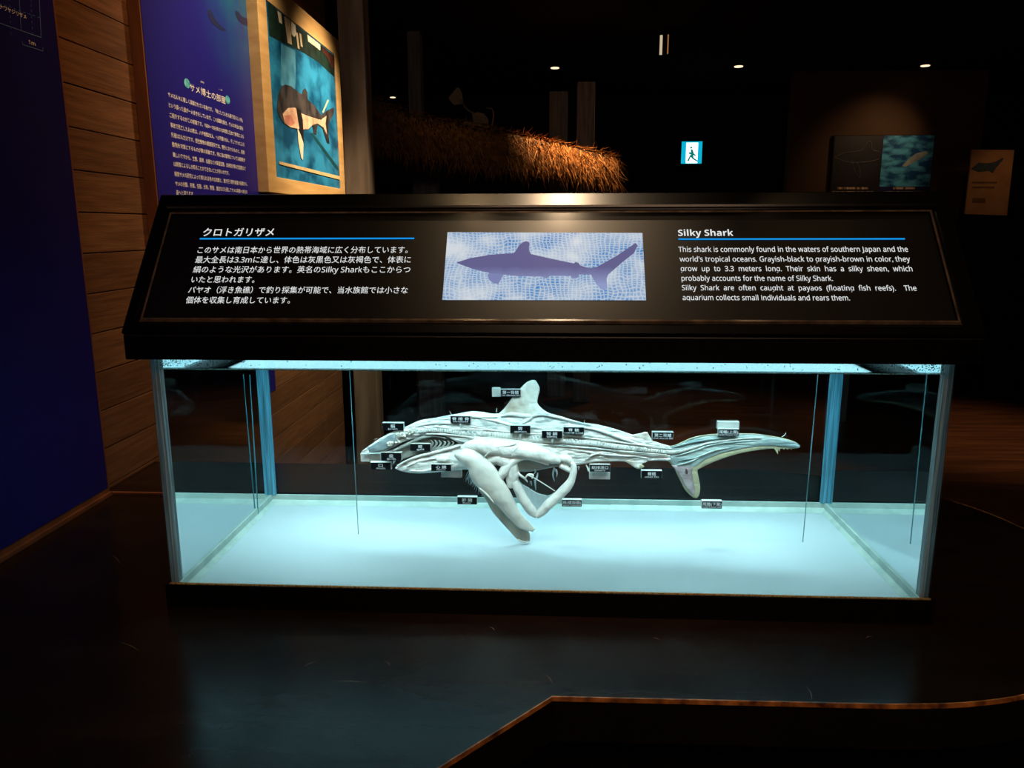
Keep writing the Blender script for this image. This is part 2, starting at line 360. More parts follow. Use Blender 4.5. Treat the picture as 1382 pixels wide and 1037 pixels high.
# clear cover with bevelled edge
cov = clear('sign_cover', (.97, .97, .97), ior=1.22, rough=.16)
covedge = mat('cover_edge', (120, 100, 84), (76, 64, 54), rough=.12, scale=40, spec=1, coat=1)  # lighter bronze colour stands in for glints along the bevel
e = .0055
ca, cb, cc_, cd_ = (il+.002, ib+.002), (ir-.002, ib+.002), (ir-.002, it-.002), (il+.002, it-.002)
def inset(p, k): return (p[0]+(k if p[0] < 0 else -k), p[1]+(k if p[1] < SL/2 else -k))
cs = [ca, cb, cc_, cd_]
vs = [sl(*inset(p, e), .0012) for p in cs]
mesh('cover_sheet', vs, [(0, 1, 2, 3)], cov, lid)
for i in range(4):
    p, q = cs[i], cs[(i+1) % 4]
    o = mesh('cover_edge', [sl(*p, -.0015), sl(*q, -.0015), sl(*inset(q, e*.45), .0014), sl(*inset(p, e*.45), .0014), sl(*inset(q, e), .0011), sl(*inset(p, e), .0011)], [(0, 1, 2, 3), (3, 2, 4, 5)], covedge, lid)
panelm = mat('sign_panel', (16, 13, 12), (12, 10, 9), rough=.36, scale=4, spec=.5)
pt = sp(740, 296)[1]
vs = [sl(il+.012, ib+.004, -.003), sl(ir-.012, ib+.004, -.003), sl(ir-.012, pt, -.003), sl(il+.012, pt, -.003)]
slab('info_panel', vs, -EN*.001, panelm, lid)

# ---- text: one mesh per block
def sans(t, bold=False):
    r = ''
    for ch in t:
        o_ = ord(ch)
        if 65 <= o_ <= 90: r += chr((0x1D5D4 if bold else 0x1D5A0)+o_-65)
        elif 97 <= o_ <= 122: r += chr((0x1D5EE if bold else 0x1D5BA)+o_-97)
        elif 48 <= o_ <= 57: r += chr((0x1D7EC if bold else 0x1D7E2)+o_-48)
        else: r += ch
    return r
def text_block(name, items, frame, m, parent, bold=.0):
    """items: (text, origin a, origin b, width, size);  frame(a,b)->3D; uses Blender's built-in font"""
    cu = []
    for it_ in items:
        c = bpy.data.curves.new('t', 'FONT'); c.body = sans(it_[0], name == 'english_title'); c.resolution_u = 2; c.size = 1; c.offset = bold
        o = bpy.data.objects.new('t', c); C.objects.link(o); cu.append(o)
    bpy.context.view_layer.update(); dg = bpy.context.evaluated_depsgraph_get()
    vs = []; fs = []
    for it_, o in zip(items, cu):
        me = bpy.data.meshes.new_from_object(o.evaluated_get(dg)); n = len(vs)
        if len(me.vertices):
            xs = [v.co.x for v in me.vertices]; x0, x1 = min(xs), max(xs); s = it_[3]/max(x1-x0, 1e-5) if it_[3] else it_[4]
            vs += [frame(it_[1]+(v.co.x-x0)*s, it_[2]+v.co.y*it_[4]) for v in me.vertices]
            fs += [tuple(n+i for i in p.vertices) for p in me.polygons]
        bpy.data.meshes.remove(me)
    for o in cu:
        c = o.data; bpy.data.objects.remove(o); bpy.data.curves.remove(c)
    return mesh(name, vs, fs, m, parent)
txt = emit('backlit_white', (236, 238, 238), 1.0)
blue = emit('backlit_blue', (20, 150, 235), 1.0)
def sfr(n): return lambda a, b: sl(a, b, n)
def sline(t, u0, u1, v, hpx, k=1.0):
    a0, b0 = sp(u0, v, -.002); a1, b1 = sp(u1, v, -.002); _, bt = sp((u0+u1)/2, v-hpx, -.002); b = (b0+b1)/2
    return (t, a0, b, a1-a0, (bt-b)*k)
F2 = sfr(-.0022)
text_block('japanese_title', [sline('クロトガリザメ', 273, 369, 318, 10.5, 1.18)], F2, txt, lid, .008)
jt = [('このサメは南日本から世界の熱帯海域に広く分布しています。', 266, 550, 341), ('最大全長は3.3mに達し、体色は灰黒色又は灰褐色で、体表に', 263, 554, 354.2),
      ('絹のような光沢があります。英名のSilky Sharkもここからつ', 260, 553.5, 367.5), ('いたと思われます。', 257.5, 343, 381),
      ('パヤオ（浮き魚礁）で釣り採集が可能で、当水族館では小さな', 253.5, 550, 395.2), ('個体を収集し育成しています。', 250, 391, 408.8)]
text_block('japanese_text', [sline(t, a, b, c, 9, 1.12) for t, a, b, c in jt], F2, txt, lid, 0)
text_block('english_title', [sline('Silky Shark', 915.5, 990, 318.3, 8.6, 1.35)], F2, txt, lid, .0)
et = [('This shark is commonly found in the waters of southern Japan and the', 916, 1226, 339.8), ("world's tropical oceans. Grayish-black to grayish-brown in color, they", 917.5, 1229, 353),
      ('grow  up  to  3.3  meters  long.  Their  skin  has  a  silky  sheen,  which', 919, 1232, 366), ('probably accounts for the name of Silky Shark.', 920, 1124.5, 379),
      ('Silky  Shark  are  often  caught  at  payaos  (floating  fish  reefs).    The', 920.5, 1237.5, 392), ('aquarium collects small individuals and rears them.', 921.5, 1147.5, 405.2)]
text_block('english_text', [sline(t, a, b, c, 7.4, 1.3) for t, a, b, c in et], F2, txt, lid, .004)
for nm, u0, u1, v in (('title_rule', 269.5, 559, 322.2), ('title_rule', 915.5, 1221.5, 322.8)):
    a0, b0 = sp(u0, v, -.002); a1, _ = sp(u1, v, -.002)
    mesh(nm, [sl(a0, b0-.0014, -.0022), sl(a1, b0-.0014, -.0022), sl(a1, b0+.0014, -.0022), sl(a0, b0+.0014, -.0022)], [(0, 1, 2, 3)], blue, lid)['label'] = 'thin bright blue line under the title'
# backlit photograph on the sign: net, water and shark
def photo_mat():
    m, nt, out = nodes('net_photo'); N = nt.nodes.new; L = nt.links.new
    tc = N('ShaderNodeTexCoord'); nz = N('ShaderNodeTexNoise'); nz.inputs['Scale'].default_value = 14; nz.inputs['Detail'].default_value = 3
    L(tc.outputs['Object'], nz.inputs['Vector'])
    ad = N('ShaderNodeVectorMath'); ad.operation = 'MULTIPLY_ADD'; L(nz.outputs['Color'], ad.inputs[0]); ad.inputs[1].default_value = (.035, .03, .035); L(tc.outputs['Object'], ad.inputs[2])
    sx = N('ShaderNodeSeparateXYZ'); L(ad.outputs[0], sx.inputs[0])
    def lines(sock, fr, th):
        a = N('ShaderNodeMath'); a.operation = 'MULTIPLY'; a.inputs[1].default_value = fr; L(sock, a.inputs[0])
        f = N('ShaderNodeMath'); f.operation = 'FRACT'; L(a.outputs[0], f.inputs[0])
        g = N('ShaderNodeMath'); g.operation = 'SUBTRACT'; g.inputs[1].default_value = .5; L(f.outputs[0], g.inputs[0])
        h = N('ShaderNodeMath'); h.operation = 'ABSOLUTE'; L(g.outputs[0], h.inputs[0])
        q = N('ShaderNodeMapRange'); q.inputs[1].default_value = .5-th; q.inputs[2].default_value = .5; L(h.outputs[0], q.inputs[0]); return q.outputs[0]
    m1 = N('ShaderNodeMath'); m1.operation = 'MAXIMUM'; L(lines(sx.outputs[0], 165, .26), m1.inputs[0]); L(lines(sx.outputs[2], 260, .26), m1.inputs[1])
    n2 = N('ShaderNodeTexNoise'); n2.inputs['Scale'].default_value = 22; n2.inputs['Detail'].default_value = 6; L(tc.outputs['Object'], n2.inputs['Vector'])
    r = N('ShaderNodeValToRGB'); E_ = r.color_ramp.elements; E_[0].position = .36; E_[0].color = lin((70, 145, 215)); E_[1].position = .68; E_[1].color = lin((232, 240, 248)); L(n2.outputs[0], r.inputs[0])
    mx = N('ShaderNodeMixRGB'); mx.inputs[2].default_value = lin((236, 244, 250)); L(r.outputs[0], mx.inputs[1])
    sc = N('ShaderNodeMath'); sc.operation = 'MULTIPLY'; sc.inputs[1].default_value = .75; L(m1.outputs[0], sc.inputs[0]); L(sc.outputs[0], mx.inputs[0])
    e_ = N('ShaderNodeEmission'); L(mx.outputs[0], e_.inputs[0]); e_.inputs[1].default_value = .8; L(e_.outputs[0], out.inputs[0]); return m
def grad_em(name, c0, c1, z0, z1, s=1):
    m, nt, out = nodes(name); N = nt.nodes.new; L = nt.links.new
    tc = N('ShaderNodeTexCoord'); sx = N('ShaderNodeSeparateXYZ'); L(tc.outputs['Object'], sx.inputs[0])
    nz = N('ShaderNodeTexNoise'); nz.inputs['Scale'].default_value = 60; L(tc.outputs['Object'], nz.inputs['Vector'])
    ad = N('ShaderNodeMath'); ad.operation = 'MULTIPLY_ADD'; ad.inputs[1].default_value = (z1-z0)*.25; L(nz.outputs[0], ad.inputs[0]); L(sx.outputs[2], ad.inputs[2])
    q = N('ShaderNodeMapRange'); q.inputs[1].default_value = z0; q.inputs[2].default_value = z1; L(ad.outputs[0], q.inputs[0])
    mx = N('ShaderNodeMixRGB'); mx.inputs[1].default_value = lin(c0); mx.inputs[2].default_value = lin(c1); L(q.outputs[0], mx.inputs[0])
    e_ = N('ShaderNodeEmission'); e_.inputs[1].default_value = s; L(mx.outputs[0], e_.inputs[0]); L(e_.outputs[0], out.inputs[0]); return m
def spoly(name, pts, n, m, parent):
    P = [sl(*sp(u, v, n), n) for u, v in pts]; tr = tessellate_polygon([P]); return mesh(name, P, [tuple(t) for t in tr], m, parent)
ph = spoly('photo_print', [(597, 405), (872, 405.5), (867, 314.5), (604, 313.5)], -.0021, photo_mat(), lid)
sharkpx = [(615.9, 354.6), (633.3, 348.8), (661, 344), (680, 342.5), (693.5, 341.8), (697, 337), (700.4, 331.4), (705, 327.5), (709.7, 325.6), (713.5, 326.5), (714.8, 329), (714, 334), (714.3, 338.4), (716.6, 343), (742, 348.8), (774.5, 355.7), (777, 353.5), (781, 355.2), (783, 358.5), (795.3, 362), (805.7, 360.3), (832.4, 345.3), (857.8, 328), (860.6, 331.4), (855.5, 341.8), (839.3, 354.6), (820.8, 370.8), (818.5, 377), (819.6, 387), (816.2, 392.8), (810, 389), (804.6, 383.5), (797.6, 370.8), (781.4, 370.8), (779, 375.4), (773.3, 376.6), (769.9, 372.6), (742, 372.6), (737.4, 375.9), (730.5, 373.5), (700, 373), (679.6, 370.8), (676, 377), (672.6, 383.5), (665.7, 382.3), (659.9, 377.7), (658, 372), (659.9, 368.4), (640, 363.8), (624, 358)]
spoly('printed_shark', sharkpx, -.0019, grad_em('print_shark', (160, 172, 222), (112, 108, 158), sl(0, .085).z, sl(0, .118).z, .8), ph)
spoly('printed_fin', [(659.9, 368.4), (668, 369.5), (679.6, 371), (676, 377), (672.6, 383.5), (665.7, 382.3), (659.9, 377.7)], -.0017, emit('print_fin', (140, 148, 200), .8), ph)

# ============================================================ dissected shark
YF = .232     # mean plane of the cut side
flesh = mat('pale_flesh', (238, 240, 234), (160, 174, 172), rough=.4, scale=90, stretch=(.3, 1, 1.3), bump=.0011, bscale=150, ramp=(.34, .46), detail=8)
organ = mat('smooth_organ', (242, 240, 232), (214, 215, 208), rough=.34, scale=30, bump=.0012, bscale=170, ramp=(.36, .52))
liverm = mat('liver_tissue', (246, 244, 232), (226, 226, 216), rough=.42, scale=22, bump=.0006, bscale=120)
liver_dark = mat('liver_under', (186, 186, 172), (152, 154, 142), rough=.5, scale=60, stretch=(1, 1, .3), bump=.0004, bscale=150)
skin = mat('shark_skin', (86, 88, 88), (64, 66, 68), rough=.5, scale=20)
cavm = mat('mouth_lining', (176, 184, 176), (136, 146, 142), rough=.5, scale=40, stretch=(.5, 1, 1), bump=.0005)
boneM = mat('cartilage', (236, 238, 230), (200, 206, 202), rough=.4, scale=80)
finm = mat('fin_membrane', (240, 242, 232), (190, 176, 158), rough=.45, scale=26, stretch=(1, 1, .6), ramp=(.36, .6), bump=.0003)
tailm = mat('tail_flesh', (188, 210, 206), (134, 162, 166), rough=.42, scale=46, stretch=(.3, 1, 1), bump=.0006, bscale=160, ramp=(.35, .6))
webm = mat('fin_web', (190, 188, 152), (156, 160, 134), rough=.5, scale=60)
pinkm = mat('lobe_core', (196, 186, 192), (140, 128, 130), rough=.45, scale=50, bump=.0004)
darkf = mat('gill_dark', (46, 58, 60), (30, 40, 44), rough=.6)
memb = None
shark = thing('dissected_shark', 'pale preserved shark cut open lengthwise showing backbone, gills and hanging organs', 'specimen')

def rail(name, A, B, m, front=.006, back=.012, y0=YF, rough=.0015, nt=None, ns=14, parent=shark, taper=(1, 1), mats=None, freq=(60, 200), yt=None, pw=.5):
    """closed body between two pixel rails lying at depth y0: rounded towards the viewer by front and away by back (metres)"""
    nt = nt or max(14, len(A)*5); vs = []; fs = []
    def prof(t, s):
        e_ = min(1, (t*nt/3.0+.02))**.5 if taper[0] else 1; e2 = min(1, ((1-t)*nt/3.0+.02))**.5 if taper[1] else 1
        return max(math.sin(math.pi*s), 0)**pw*e_*e2
    for side in (0, 1):
        for i in range(nt+1):
            t = i/nt; a = interp(A, t); b = interp(B, t); yy = y0+(interp(yt, t) if yt else 0)
            fa = interp(front, t) if isinstance(front, list) else front; ba = interp(back, t) if isinstance(back, list) else back
            for j in range(ns+1):
                s = j/ns; u = a[0]+(b[0]-a[0])*s; v = a[1]+(b[1]-a[1])*s; p = ony(u, v, yy)
                pr = prof(t, s)
                if side == 0:
                    nn = noise.noise(Vector((p.x*freq[0], 3.1, p.z*freq[1])))+.5*noise.noise(Vector((p.x*freq[0]*2.6, 8, p.z*freq[1]*2.2)))
                    d_ = -fa*pr-rough*nn*min(1, pr*1.3)
                else: d_ = ba*pr
                vs.append(Vector((p.x, yy+d_, p.z)))
    W_ = ns+1; off = (nt+1)*W_
    for i in range(nt):
        for j in range(ns):
            q = i*W_+j; fs.append((q, q+1, q+W_+1, q+W_)); fs.append((off+q, off+q+W_, off+q+W_+1, off+q+1))
    nf = len(fs)
    for i in range(nt): fs.append((i*W_, (i+1)*W_, off+(i+1)*W_, off+i*W_)); fs.append((i*W_+ns, off+i*W_+ns, off+(i+1)*W_+ns, (i+1)*W_+ns))
    for j in range(ns): fs.append((j, off+j, off+j+1, j+1)); fs.append((nt*W_+j, nt*W_+j+1, off+nt*W_+j+1, off+nt*W_+j))
    me = bpy.data.meshes.new(name); me.from_pydata(vs, [], fs)
    bm = bmesh.new(); bm.from_mesh(me); bmesh.ops.remove_doubles(bm, verts=bm.verts[:], dist=1e-6); bmesh.ops.recalc_face_normals(bm, faces=bm.faces[:])
    for f in bm.faces:
        f.smooth = True
        if mats and f.calc_center_median().y > y0+.003: f.material_index = 1
    bm.to_mesh(me); bm.free()
    return link(name, me, [m]+(mats or []), parent)
def px(pts, y): return [ony(p[0], p[1], y if len(p) < 3 else p[2]) for p in pts]
def r_(l, s=1/745): return [x*s for x in l]

topc = [(487.6, 609.6), (500, 600.7), (515, 590.5), (532, 582), (545, 577.5), (565, 568.5), (581, 565.6), (601, 561.5), (615, 559.2), (634, 555.6), (650, 556), (667, 558.5), (690, 557.5), (714, 557.5), (745, 558.8), (760, 564.5), (780, 569.8), (803, 572.7), (826, 578), (849, 585.5), (870, 591), (890, 598), (906, 602.7)]
botc = [(488, 611), (500, 611.5), (515, 610.5), (530, 605), (542, 598), (562, 591), (581, 587), (601, 589.4), (615, 596), (634, 606), (650, 616), (667, 626), (690, 634), (714, 634), (745, 629.5), (760, 629), (780, 627.7), (803, 624), (826, 623), (849, 623), (870, 622.5), (890, 622.3), (906, 622.5)]
rail('trunk', topc, botc, flesh, front=[.001, .003, .005, .006, .007, .007, .007, .006, .005, .004, .004, .004], back=[.002, .010, .015, .018, .0195, .0195, .0195, .019, .017, .014, .010, .006],
     rough=.003, nt=230, ns=44, mats=[skin], freq=(60, 260), pw=.42)
# muscle flaps and ridges running along the back
for pts, r in (([(640, 563), (668, 568), (690, 574), (712, 577), (740, 579)], [1, 2, 2.4, 2, .6]), ([(705, 571), (716, 563), (730, 559.5), (752, 563), (775, 569), (800, 575)], [.6, 1.6, 2.0, 2, 1.6, .6]),
               ([(760, 573), (790, 577), (815, 583), (840, 592), (866, 601)], [.5, 1.6, 2.2, 2.4, .5]), ([(560, 576), (590, 571), (620, 573), (650, 578), (680, 582)], [.6, 1.8, 2, 1.6, .4]),
               ([(850, 598), (870, 602), (890, 604.5), (906, 606)], [.6, 1.6, 1.6, .6]), ([(780, 608), (805, 612), (835, 615), (860, 616)], [.6, 1.5, 1.5, .4]), ([(790, 621), (800, 614), (815, 611), (832, 613)], [1, 2, 1.6, .4]),
               ([(600, 566), (625, 562), (650, 563), (672, 563)], [.5, 1.5, 1.8, .5]), ([(770, 602), (800, 606), (830, 609.5), (870, 613.5), (900, 616)], [.6, 1.3, 1.3, 1.2, .4])):
    tube('muscle_band', px(pts, YF-.0055), r_(r), flesh, shark, seg=8, rough=.0006)
# vertebral column
vc = [(565, 583.3), (581, 580.8), (601.6, 581.8), (623, 585), (658, 586), (681, 587.8), (704, 591.3), (727, 593.6), (750.5, 594), (780, 597), (803, 598.8), (826, 602.3), (849.5, 605), (872.6, 607.5), (895.8, 609.8), (907, 610.4), (919, 609.2), (940, 603.4), (953.7, 599), (976.8, 595.5), (998.5, 592.6), (1027, 591)]
vr = [2.2, 2.8, 3.2, 3.4, 3.6, 4, 4.4, 4.6, 4.6, 4.4, 4.2, 4, 3.6, 3.2, 2.8, 2.5, 2.2, 1.7, 1.4, 1.1, .9, .6]
bm = bmesh.new(); t = 0; n = 0
vi = list(zip([p[0] for p in vc], [p[1] for p in vc], vr))
while t < 1:
    u, v, r = interp(vi, t); u2, v2, _ = interp(vi, min(t+.004, 1)); ang = -math.atan2(v2-v, u2-u)
    st = max(r*1.02, 1.9); c = ony(u, v, YF-.0078 if u < 900 else YF-.0062); R = r/745
    mt = Matrix.Translation(c) @ Matrix.Rotation(-ang, 4, 'Y') @ Matrix.Diagonal((st*.53/745, .0016, R, 1))
    q = bmesh.ops.create_icosphere(bm, subdivisions=2, radius=1, matrix=mt)
    t += st/475.; n += 1
me = bpy.data.meshes.new('vertebral_column'); bm.to_mesh(me); bm.free()
o = link('vertebral_column', me, boneM, shark, True); o['kind'] = 'stuff'; o['label'] = 'row of small ringed vertebrae'
tube('backbone_sheath', px([(a_, b_) for a_, b_ in vc], YF-.0035), [(q_*.98)/745 for q_ in vr], boneM, shark, seg=12, n=140, flat=1)
tube('spinal_cord', px([(590, 577), (623, 579.5), (658, 580.5), (704, 585), (750, 587.5), (803, 592.5), (850, 599), (895, 604)], YF-.007), r_([.8, 1, 1, 1, 1, 1, .9, .6]), organ, shark, seg=6)
tube('spinal_ligament', px([(575, 586), (601, 586.5), (640, 590.5), (681, 593.5), (727, 600), (780, 603.5), (826, 608), (872, 612), (900, 614)], YF-.007), r_([.8, 1.1, 1.1, 1.2, 1.2, 1.2, 1.1, .9, .5]), flesh, shark, seg=6)
# mouth cavity, gills, jaw, brain, heart
rail('mouth_cavity', [(522, 610), (540, 601), (562, 591.5), (582, 588), (601, 589.5), (614, 595), (630, 603)], [(524, 619), (541, 620.5), (556, 616.5), (570, 615), (588, 612), (606, 606), (626, 612)], cavm, front=.001, back=.012, y0=YF+.006, rough=.001, ns=16)
for k in range(6):
    u = 583+k*5.6; v = 594+k*.2; h = 10-k*.7
    tube('gill_slit', px([(u, v), (u+3, v+h*.28), (u+3.4, v+h*.55), (u+.8, v+h)], YF+.0045), r_([.5, 1.0+k*.13, 1.0+k*.1, .4]), darkf, shark, seg=6, flat=.7)
    tube('gill_arch', px([(u-2.7, v-.5), (u+.4, v+h*.28), (u+.8, v+h*.6), (u-2, v+h)], YF+.003), r_([.8, 1.3, 1.3, .6]), cavm, shark, seg=8)
tube('jaw_cartilage', px([(524, 612), (545, 602), (565, 592.5), (585, 588.5), (603, 592)], YF-.003), r_([1.2, 2, 2, 1.6, .6]), cavm, shark, seg=8, rough=.0004)
rail('lower_jaw', [(533, 631.5), (541, 624.8), (553, 618.8), (566, 613.7), (586, 609), (603, 604.5), (617, 600), (630, 601), (644, 606)], [(534, 633), (545, 637), (558, 639), (572, 639), (590, 637.5), (605, 636), (620, 634), (632, 634), (646, 634)], flesh, front=[.003, .008, .008, .007], back=.012, rough=.002, ns=22, nt=70, mats=[skin], freq=(60, 120))
tube('lip_ridge', px([(536, 629), (548, 622.5), (562, 617), (582, 612), (605, 606), (622, 601.5)], YF-.0075), r_([1, 1.5, 1.8, 2, 2, 1]), organ, shark, seg=8)
tube('throat_muscle', px([(549, 630), (565, 623), (585, 619), (605, 616)], YF-.008), r_([.7, 1.6, 2, 1]), flesh, shark, seg=8, rough=.0006)
tube('throat_muscle', px([(552, 635), (570, 636), (590, 632), (612, 626)], YF-.007), r_([.7, 1.6, 2, 1]), flesh, shark, seg=8, rough=.0006)
rail('snout_tissue', [(497, 604), (510, 596.5), (524, 588.5), (534, 584.5)], [(498, 610), (513, 609.5), (527, 604), (536, 597)], mat('snout_gel', (150, 168, 170), (120, 140, 146), rough=.3, scale=60, bump=.0004), front=.003, back=.002, y0=YF-.005, rough=.0012)
bm = bmesh.new(); random.seed(3)
for (u, v, rr, nn) in ((527, 600, 5.5, 16), (539, 588, 6, 18), (546, 588.5, 4.5, 12), (537, 597, 4, 9), (555, 582, 5, 12), (551, 585, 4, 8)):
    for k in range(nn):
        an = random.uniform(0, 6.28); d = rr*random.uniform(0, .75)
        bmesh.ops.create_icosphere(bm, subdivisions=2, radius=rr*random.uniform(.28, .45)/745, matrix=Matrix.Translation(ony(u+d*math.cos(an), v+d*.7*math.sin(an), YF-.007-random.uniform(0, .003))))
me = bpy.data.meshes.new('brain'); bm.to_mesh(me); bm.free(); link('brain', me, mat('brain_tissue', (226, 222, 208), (200, 196, 184), rough=.4, scale=90, bump=.0004), shark, True)['label'] = 'lumpy cream brain tissue'
tube('heart', px([(590.5, 621), (596, 619.5), (602, 620), (605, 622)], YF-.012), r_([2.6, 5, 4.8, 2]), organ, shark, seg=16, n=20)
# stomach and intestine, liver
tube('stomach', px([(624, 606), (637, 602), (655, 602.5), (675, 604.5), (697, 607), (715, 609), (732, 613), (745, 618), (756, 622.5)], YF-.016), r_([5, 9, 11.5, 12, 12.5, 12, 10.5, 8.5, 4]), organ, shark, seg=28, n=90, rough=.0014, flat=1.0)
tube('stomach_fold', px([(652, 618), (668, 605), (690, 601), (700, 597)], YF-.030), r_([.5, 1.1, 1.1, .4]), organ, shark, seg=6)
tube('stomach_fold', px([(690, 617), (694, 608), (702, 602)], YF-.0315), r_([.4, 1, .4]), organ, shark, seg=6)
tube('belly_flap', px([(674, 645), (680, 637), (687, 628), (696, 620), (709, 617.5), (724, 621), (740, 627.5)], YF-.020), r_([6, 7, 7, 5.5, 4, 3, 1.5]), organ, shark, seg=16, n=50, rough=.0012)
tube('stomach_lobe', px([(660, 622), (672, 618), (684, 622), (690, 632), (691, 645), (689, 657)], YF-.014), r_([7, 10, 11, 10, 9, 6]), organ, shark, seg=20, n=50, rough=.0014)
rail('belly_wall', [(694, 618), (709, 615), (725, 618), (745, 623), (757, 624)], [(700, 637), (714, 637), (726, 635), (742, 632), (757, 629)], cavm, front=.003, back=.003, y0=YF-.010, rough=.001)
tube('gut_neck', px([(753, 621), (760, 618.5), (767, 621), (772, 626)], YF-.014), r_([4, 6, 5.5, 3.5]), organ, shark, seg=14, rough=.0012)
tube('gut_neck', px([(756, 628), (764, 632), (772, 637)], YF-.012), r_([4, 4.5, 3]), organ, shark, seg=12, rough=.001)
tube('intestine', px([(694, 650), (699, 660), (704.3, 670), (711, 681), (718, 690), (725, 696)], YF-.018), r_([5, 6.5, 7, 7, 7, 4.5]), organ, shark, seg=18, n=60, rough=.0008)
tube('intestine', px([(724, 696.5), (731, 691), (740.8, 681), (751.6, 671), (761, 662), (768.5, 653), (773, 643), (774.5, 633.5), (773, 625)], YF-.020), r_([4.5, 6.3, 6.8, 6.5, 6.8, 6, 5, 4.4, 3]), organ, shark, seg=18, n=90, rough=.0008)
mm, nt_, out_ = nodes('mesentery'); t1 = nt_.nodes.new('ShaderNodeBsdfTransparent'); t2 = nt_.nodes.new('ShaderNodeBsdfDiffuse'); t3 = nt_.nodes.new('ShaderNodeBsdfTranslucent')
t2.inputs[0].default_value = t3.inputs[0].default_value = lin((196, 214, 216)); a1 = nt_.nodes.new('ShaderNodeMixShader'); a2 = nt_.nodes.new('ShaderNodeMixShader'); a2.inputs[0].default_value = .35
nt_.links.new(t2.outputs[0], a2.inputs[1]); nt_.links.new(t3.outputs[0], a2.inputs[2]); a1.inputs[0].default_value = .8; nt_.links.new(t1.outputs[0], a1.inputs[1]); nt_.links.new(a2.outputs[0], a1.inputs[2]); nt_.links.new(a1.outputs[0], out_.inputs[0])
rail('mesentery', [(696, 632), (701.6, 649.7), (713.8, 658.5), (727, 666), (740.8, 668.5), (748, 664)], [(697, 652), (704, 669), (712, 684), (722, 696), (731, 691), (745, 676)], mm, front=.0006, back=.0004, y0=YF-.018, rough=.0016, ns=14, freq=(160, 60))
tube('tied_string', px([(713, 642), (722, 646), (735, 654), (749, 663)], YF-.022), r_([.7, .7, .7, .7]), organ, shark, seg=6)
tube('string_knot', px([(709, 645), (713, 641), (719, 641.5), (718, 646)], YF-.021), r_([1, 1.6, 1.5, .8]), organ, shark, seg=8)
tube('tissue_cord', px([(694, 632), (700, 640), (708, 646), (712, 651)], YF-.018), r_([2.4, 2, 1.5, .6]), organ, shark, seg=8)
random.seed(5)
for (u, v, L_) in ((722, 648, 14), (724, 646, -8), (716, 650, 6), (748, 632, 18), (750, 634, 10), (721, 634, 6), (781, 630, 5)):
    tube('tissue_shred', px([(u, v), (u+random.uniform(-2, 2), v+L_*.5), (u+random.uniform(-1, 2), v+L_)], YF-.012), r_([1.6, 1.1, .3]), mm, shark, seg=6)
for k in range(26):
    u = random.uniform(630, 652); v = 636+(u-630)*.9+random.uniform(-4, 4)
    tube('tissue_fringe', px([(u+6, v), (u+1, v+5), (u-1+random.uniform(-2, 2), v+random.uniform(8, 14))], YF-.006), r_([.5, .4, .15]), mm, shark, seg=4, n=5)
rail('liver_lobe', [(614, 611), (627, 605.4), (640.5, 608), (654, 617.6), (667.5, 629.7), (675.6, 643.2), (686.4, 659.4), (694.5, 675.6), (702.6, 691.8), (713.4, 704), (722.9, 714.8)],
     [(613, 615), (620, 623), (631, 632), (634, 643), (640, 653), (650, 663), (660, 672), (672, 684), (685, 698), (700, 713), (719, 718)], liverm,
     front=[.006, .014, .013, .012, .011, .010, .008, .004, .002], back=.003, y0=YF-.026, rough=.0012, ns=26, nt=90, freq=(45, 45), yt=[0, 0, 0, 0, .002, .004, .006, .008])['label'] = 'large smooth front liver lobe'
rail('liver_lobe', [(650, 655), (662, 668), (675, 680), (690, 695), (703, 708), (713, 717), (715.5, 724), (715, 730.5)], [(645, 661), (655, 674), (664, 690), (675.6, 704), (686.4, 716), (697, 727.5), (705, 732), (711, 732)], liver_dark,
     front=.003, back=.004, y0=YF-.008, rough=.0008, ns=16, nt=60, freq=(60, 60))['label'] = 'darker grey liver lobe touching the floor'
tube('lobe_lip', px([(699, 728), (704, 731), (709, 732), (713, 730.5)], YF-.012), r_([.6, 1.3, 1.3, .6]), organ, shark, seg=8)
rail('liver_edge', [(646, 658), (652, 661.5), (659, 668), (666, 677)], [(648, 662), (654, 667), (660, 673), (667, 681)], organ, front=.002, back=.002, y0=YF-.034, rough=.0004)
# fins and tail
rail('first_dorsal_fin', [(672, 559), (678, 554), (686, 544.4), (692.6, 535), (702, 524.7), (711, 516), (719, 513)], [(752, 562), (738, 556), (728.8, 549), (725.3, 543), (726.6, 534), (728.2, 524), (723, 513.8)], finm, front=.0035, back=.006, y0=YF, rough=.0009, ns=30, nt=60, mats=[skin], freq=(60, 90), pw=.35)
tube('fin_base_muscle', px([(676, 562), (690, 559), (704, 561), (716, 563), (705, 571), (696, 581)], YF-.006), r_([1, 2.6, 3, 3, 2.6, 1]), flesh, shark, seg=10, rough=.0006, flat=.6)
rail('second_dorsal_fin', [(848, 590), (856, 586.5), (864, 585), (870.3, 583.2)], [(884, 597), (880, 593.6), (876.5, 588.5), (873.8, 583.7)], finm, front=.003, back=.004, rough=.0006, mats=[skin])
rail('anal_fin', [(838, 621), (846, 624.5), (853, 629), (859, 632.8)], [(876, 621), (872, 624.5), (867, 626), (866, 632)], finm, front=.003, back=.004, rough=.0006, mats=[skin])
rail('anal_fin_lobe', [(856, 630), (861, 626.5), (867, 627)], [(859, 633), (865, 632.8), (870, 629.8)], webm, front=.002, back=.002, y0=YF-.001, rough=.0003)
tu = [(904, 602.5), (914.6, 599.8), (930.5, 592.6), (947.9, 588.2), (971, 586), (998.5, 585.6), (1020, 586.2), (1042, 589.2), (1061, 593), (1073.8, 597.3), (1079.3, 602.5)]
tm = [(904, 622.5), (917, 634), (934, 633), (950, 622), (970, 613.5), (992, 607.5), (1014, 603.6), (1036, 601.8), (1053, 602.5), (1066, 604), (1078, 604)]
